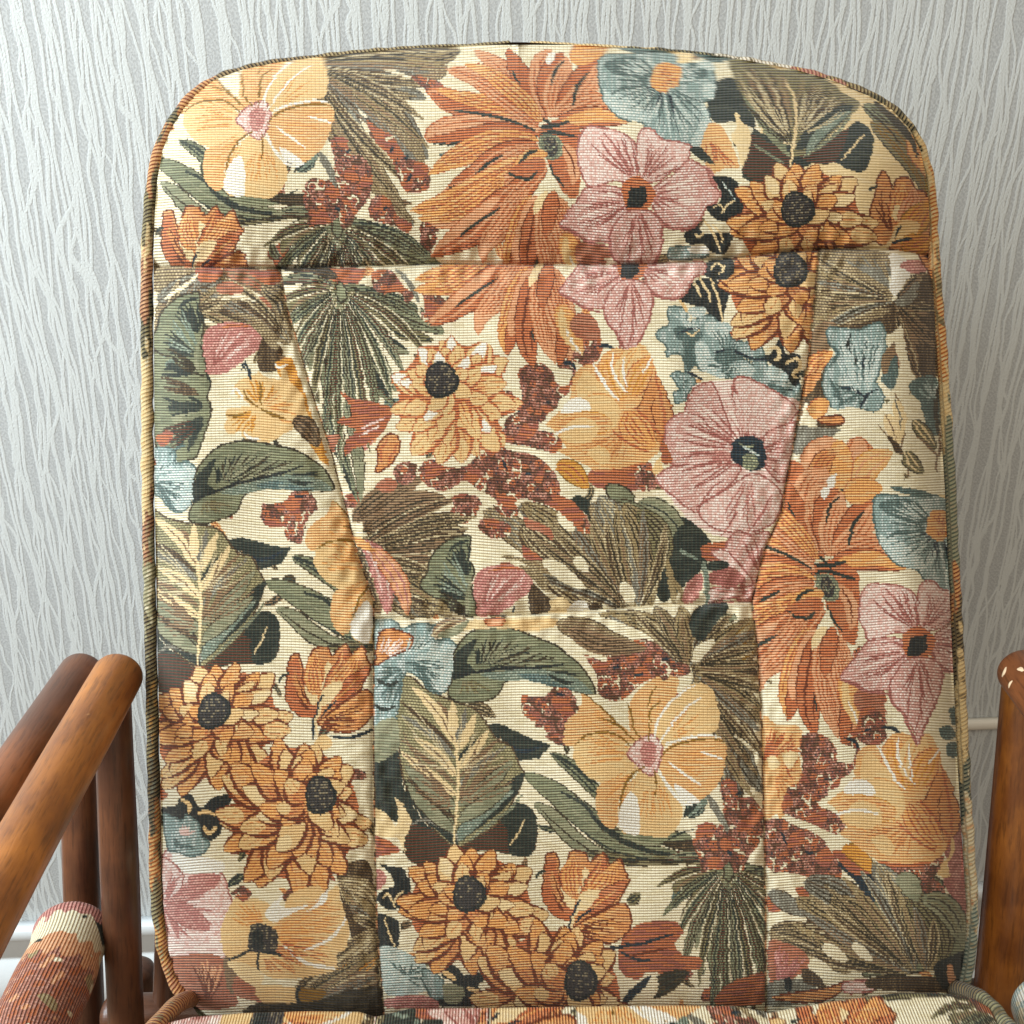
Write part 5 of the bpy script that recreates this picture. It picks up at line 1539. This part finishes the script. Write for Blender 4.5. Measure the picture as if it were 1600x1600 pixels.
piping('piping', list(zip(rx_,ryy,dp)), .0037, [(.10,'creamf','flat'),(.17,'dg','sage'),(.22,'white','dg'),(.26,'rose','orl'),(.30,'khaki','dg'),(.34,'dg','khakil'),(.38,'creamf','orl'),(.42,'orl','creamf'),(.44,'creamf','orl'),(.46,'orl','peach'),(.44,'khakd','creamf'),(.48,'khakil','dg'),(.53,'orl','creamf'),(.57,'creamf','peach'),(.69,'sagt','grey'),(.71,'or','rust'),(.75,'khakd','dg'),(.84,'creamf','khakd'),(.87,'teald','grey'),(.93,'cream','orp'),(.96,'cream','rust'),(1.,'teal','grey')], back, seed=8)
# ---------------------------------------------------------------- seat cushion
seat = empty('seat_cushion', W(800,1700,.56)); tag(seat, 'floral tapestry seat cushion in front of the foot of the back cushion', 'cushion')
ns = 760; ux = np.linspace(238,1562,ns)
crest = np.interp(ux,[238,262,300,380,480,560,583,590,640,760,900,1050,1150,1192,1200,1230,1300,1400,1470,1520,1545,1562],[1612,1598,1589,1583,1580,1581,1588,1588,1576,1575,1573,1571,1572,1580,1583,1577,1565,1552,1551,1560,1574,1600])
base = np.array([W(x,c,.598) for x,c in zip(ux,crest)])
prof = [(.045,-.100),(.034,-.068),(.022,-.040),(.012,-.0195),(.006,-.0085),(.0025,-.0028),(0,0)]+[(-k*.0013,-.00006*k+.0000) for k in range(1,60)]+[(-.12,-.006),(-.2,-.012),(-.32,-.03),(-.345,-.05),(-.35,-.10)]
co=[];ca=[];cb=[];cw=[]; acc=0; pv=None
for (dy,dz) in prof:
    co.append(base+np.array([0,dy,dz]))
    if pv: acc += math.hypot(dy-pv[0],dz-pv[1])/PX
    pv=(dy,dz)
    yv = acc
    sx = np.interp(ux,[238,330,583,590,760,770,900,1196,1200,1360,1562],[1020,1105,1230,1040,1200,900,985,1190,812,960,1135])
    band = np.where(ux<330,0,np.where(ux<586,1,np.where(ux<765,2,np.where(ux<900,3,np.where(ux<1198,4,5)))))
    by = np.array([440.,1190.,590.,1130.,960.,1075.])[band]
    sx = np.where(band==1, np.interp(ux,[330,586],[330,560]), sx)
    aa,bb,ww = cloth_at(sx, by+yv); ww = np.stack([yv/5.+ux*0, ux/4.6, ux*0],-1)
    ca.append(aa);cb.append(bb);cw.append(ww)
mk('top_cover', np.concatenate(co), gridf(len(prof),ns), CLOTH, seat, True, {'rib':('FLOAT_COLOR',np.concatenate(ca)),'gap':('FLOAT_COLOR',np.concatenate(cb)),'weave':('FLOAT_VECTOR',np.concatenate(cw))})
e0 = np.array(W(238,1612,.598)); e1 = np.array(W(1562,1600,.598))
for pts,sd in (([(300,1560,.648),(290,1562,.635),(276,1570,.622),(262,1583,.61),(248,1597,.6),(225,1625,.585),(160,1720,.53)],4),([(1490,1545,.645),(1512,1550,.63),(1535,1562,.615),(1556,1582,.60),(1580,1612,.585),(1640,1700,.53)],6)):
    piping('piping', pts, .0052, [(.4,'or','rust'),(1.,'or','olive')] if sd==4 else [(.4,'khakd','olived'),(.7,'sage','olived'),(1,'teald','grey')], seat, seed=sd)
# ---------------------------------------------------------------- cane chair frame
chair = empty('armchair', W(800,1700,.75)); chair.location.z = 0
tag(chair, 'brown stained cane armchair frame with rounded arm rails holding the floral cushions', 'armchair')
def bar(name, p0, p1, r, m, n=60, bend=None, caps=.55, lab=None):
    p0 = np.array(p0); p1 = np.array(p1); t = np.linspace(0,1,n)[:,None]; P = p0+(p1-p0)*t
    if bend is not None: P = P + np.sin(t*np.pi)*np.array(bend)
    rr = r*(1+.018*sines(t[:,0]*100,t[:,0]*0,len(name)+int(r*1e5),45.))
    c,f,u,an = tube(P, rr, 36, caps)
    o = mk(name, c, f, m, chair, True, {'grain':('FLOAT_VECTOR',np.c_[u, np.cos(an*6.283)*r, np.sin(an*6.283)*r])})
    if lab: o['label'] = lab
    return o
def toward(px, py, d, vpx, length):
    p = np.array(W(px,py,d)); v = np.array(FWD + UPV*(666/1600.) + RGT*((vpx-800)/1600.)); v /= np.linalg.norm(v); return p, p-v*length
p0,p1 = toward(184,1056,.640,700,.50); bar('arm_rail', p0, p1, .0152, WOOD_L, lab='inner honey brown arm rail')
p0,p1 = toward(128,1052,.700,747,.50); bar('arm_rail', p0, p1, .0148, WOOD_M, lab='outer darker arm rail')
bar('arm_post', W(175,1085,.665), W(199,1640,.70), .0120, WOOD_D)
bar('arm_post', W(122,1090,.725), W(134,1640,.76), .0133, WOOD_D)
p0,p1 = toward(1598,1050,.640,900,.50); bar('arm_rail', p0, p1, .0152, WOOD_M)
bar('arm_post', W(1604,1080,.662), W(1550,1640,.70), .0148, WOOD_L)
bar('arm_post', W(1650,1090,.725), W(1600,1640,.76), .0140, WOOD_D)
bar('cross_rail', W(120,1640,.755), W(1620,1640,.755), .016, WOOD_D)
bar('cross_rail', W(176,1585,.735), W(1600,1560,.735), .014, WOOD_D)  # dark bar added behind the cushion foot, stands in for the shaded gusset
bar('back_upright', W(262,1640,.735), W(300,330,.735), .011, WOOD_D)
bar('back_upright', W(1490,1640,.735), W(1420,330,.735), .011, WOOD_D)
for dx in (-1,1):
    for dd in (.62,.80):
        b0 = np.array(W(800+dx*640,1640,.76)); b0[1] = .62 if dd>.7 else .25; bar('leg', b0, np.array([b0[0]*1.04,b0[1],.015]), .015, WOOD_D)
# cloth covered arm pads
def pad(name, pth, r, sx0, sy0, lab, tint=None):
    c,f,u,an = tube(pth, r, 150, .55, 24)
    q = u/PX; x = sx0 + np.abs(((an*2+.5)%2)-1)*330*.8; y = sy0 + q*.92
    a_,b_,w_ = cloth_at(x+8*np.sin(q/30), y)
    if tint:
        X1 = an*330; n1 = sines(q*1.,X1,31,46.); n2 = sines(q,X1,37,26.); n3 = sines(q,X1,41,60.); e = q+7*n2
        nm_ = np.select([e<48,(e<100)&(n3>.75),e<92,e<122,n1>1.25,n3>1.3,n2>1.2,n2<-.3],['rose','dg','cream','orp','cream','khakil','orp','rusto'],'berry')
        if tint == 2: nm_ = np.select([n1>.5,n2>.3],['white','cream'],'teall')
        a_ = np.array([ST[k][0] for k in nm_])/255.; b_ = np.array([ST[k][1] for k in nm_])/255.
        alt = (sines(q*2,X1*.7,51,9.)>.5); a_[alt] = (np.array([ST[k][2] for k in nm_])/255.)[alt]
        one_ = np.ones((len(a_),1)); a_ = np.c_[s2l(a_)*GAIN,one_]; b_ = np.c_[s2l(b_)*GAIN,one_]
    w_ = np.c_[q/4.6*1., q*0+an*330/5.*1.0 , q*0]
    o = mk(name, c, f, CLOTH, chair, True, {'rib':('FLOAT_COLOR',a_),'gap':('FLOAT_COLOR',b_),'weave':('FLOAT_VECTOR',w_)}); o['label'] = lab
p0,p1 = toward(112,1462,.690,660,.34); n_=520; t=np.linspace(0,1,n_)[:,None]; P=p0+(p1-p0)*t
P=P+np.outer(np.sin(t[:,0]*22)*.0015,[1,0,1]); pad('arm_pad', P, .0245*(1+.07*sines(t[:,0]*300,t[:,0]*0,5,45.)), 1205, 1160, 'rust and cream floral padded sleeve beside the left post', 1)
p0,p1 = toward(1642,1572,.640,940,.30); P=p0+(p1-p0)*t
pad('arm_pad', P, .0245*(1+.05*sines(t[:,0]*300,t[:,0]*0,6,60.)), 1030, 500, 'pale blue and white end of the padded sleeve beside the right post', 2)

# worn spots where the stain has chipped off the end of the right rail
chipm = plain('chipped_stain', rgb(226,198,164), .5, .08, 90.)
for (px,py,a_,b_,rot) in ((1569,1050,3.2,8,.1),(1578,1069,2.6,7,-.2),(1595,1046,7,3.4,.3)):
    p = np.array(W(px,py,.640)); k=0
    ax0,ax1 = toward(1598,1050,.640,900,.50); dv=(ax1-ax0)/np.linalg.norm(ax1-ax0)
    ray = np.array(W(px,py,1.))-np.array(CAM); ray/=np.linalg.norm(ray)
    # first hit of the view ray with the rail (capsule)
    best=None
    for tt in np.linspace(.5,.85,3500):
        q=np.array(CAM)+ray*tt; m_=max(0,(q-ax0)@dv); m_=min(m_,.5); dd0=q-ax0-dv*m_
        if np.linalg.norm(dd0)<.0152: best=q; nn_=dd0/np.linalg.norm(dd0); break
    if best is None: continue
    e1=np.cross(nn_,[0,0,1.]); e1/=np.linalg.norm(e1); e2=np.cross(nn_,e1)
    an=np.linspace(0,2*np.pi,18,endpoint=False); wob=1+.18*np.sin(an*3+px)
    cc,ss=math.cos(rot),math.sin(rot); X_=a_*PX*np.cos(an)*wob; Y_=b_*PX*np.sin(an)*wob
    ring_=best+nn_*.0002-((X_*cc-Y_*ss)**2+(X_*ss+Y_*cc)**2)[:,None]/(2*.0152)*nn_+(X_*cc-Y_*ss)[:,None]*e1+(X_*ss+Y_*cc)[:,None]*e2
    cen_=best+nn_*.0006; co_=np.vstack([ring_-nn_*.0012,ring_,[cen_]]); n18=18
    fq=[(i,(i+1)%n18,n18+(i+1)%n18,n18+i) for i in range(n18)]
    me=bpy.data.meshes.new('stain_chip'); me.from_pydata([tuple(v-np.array(chair.location)) for v in co_],[],fq+[(n18+i,n18+(i+1)%n18,36) for i in range(n18)])
    me.materials.append(chipm); link(bpy.data.objects.new('stain_chip',me),chair)
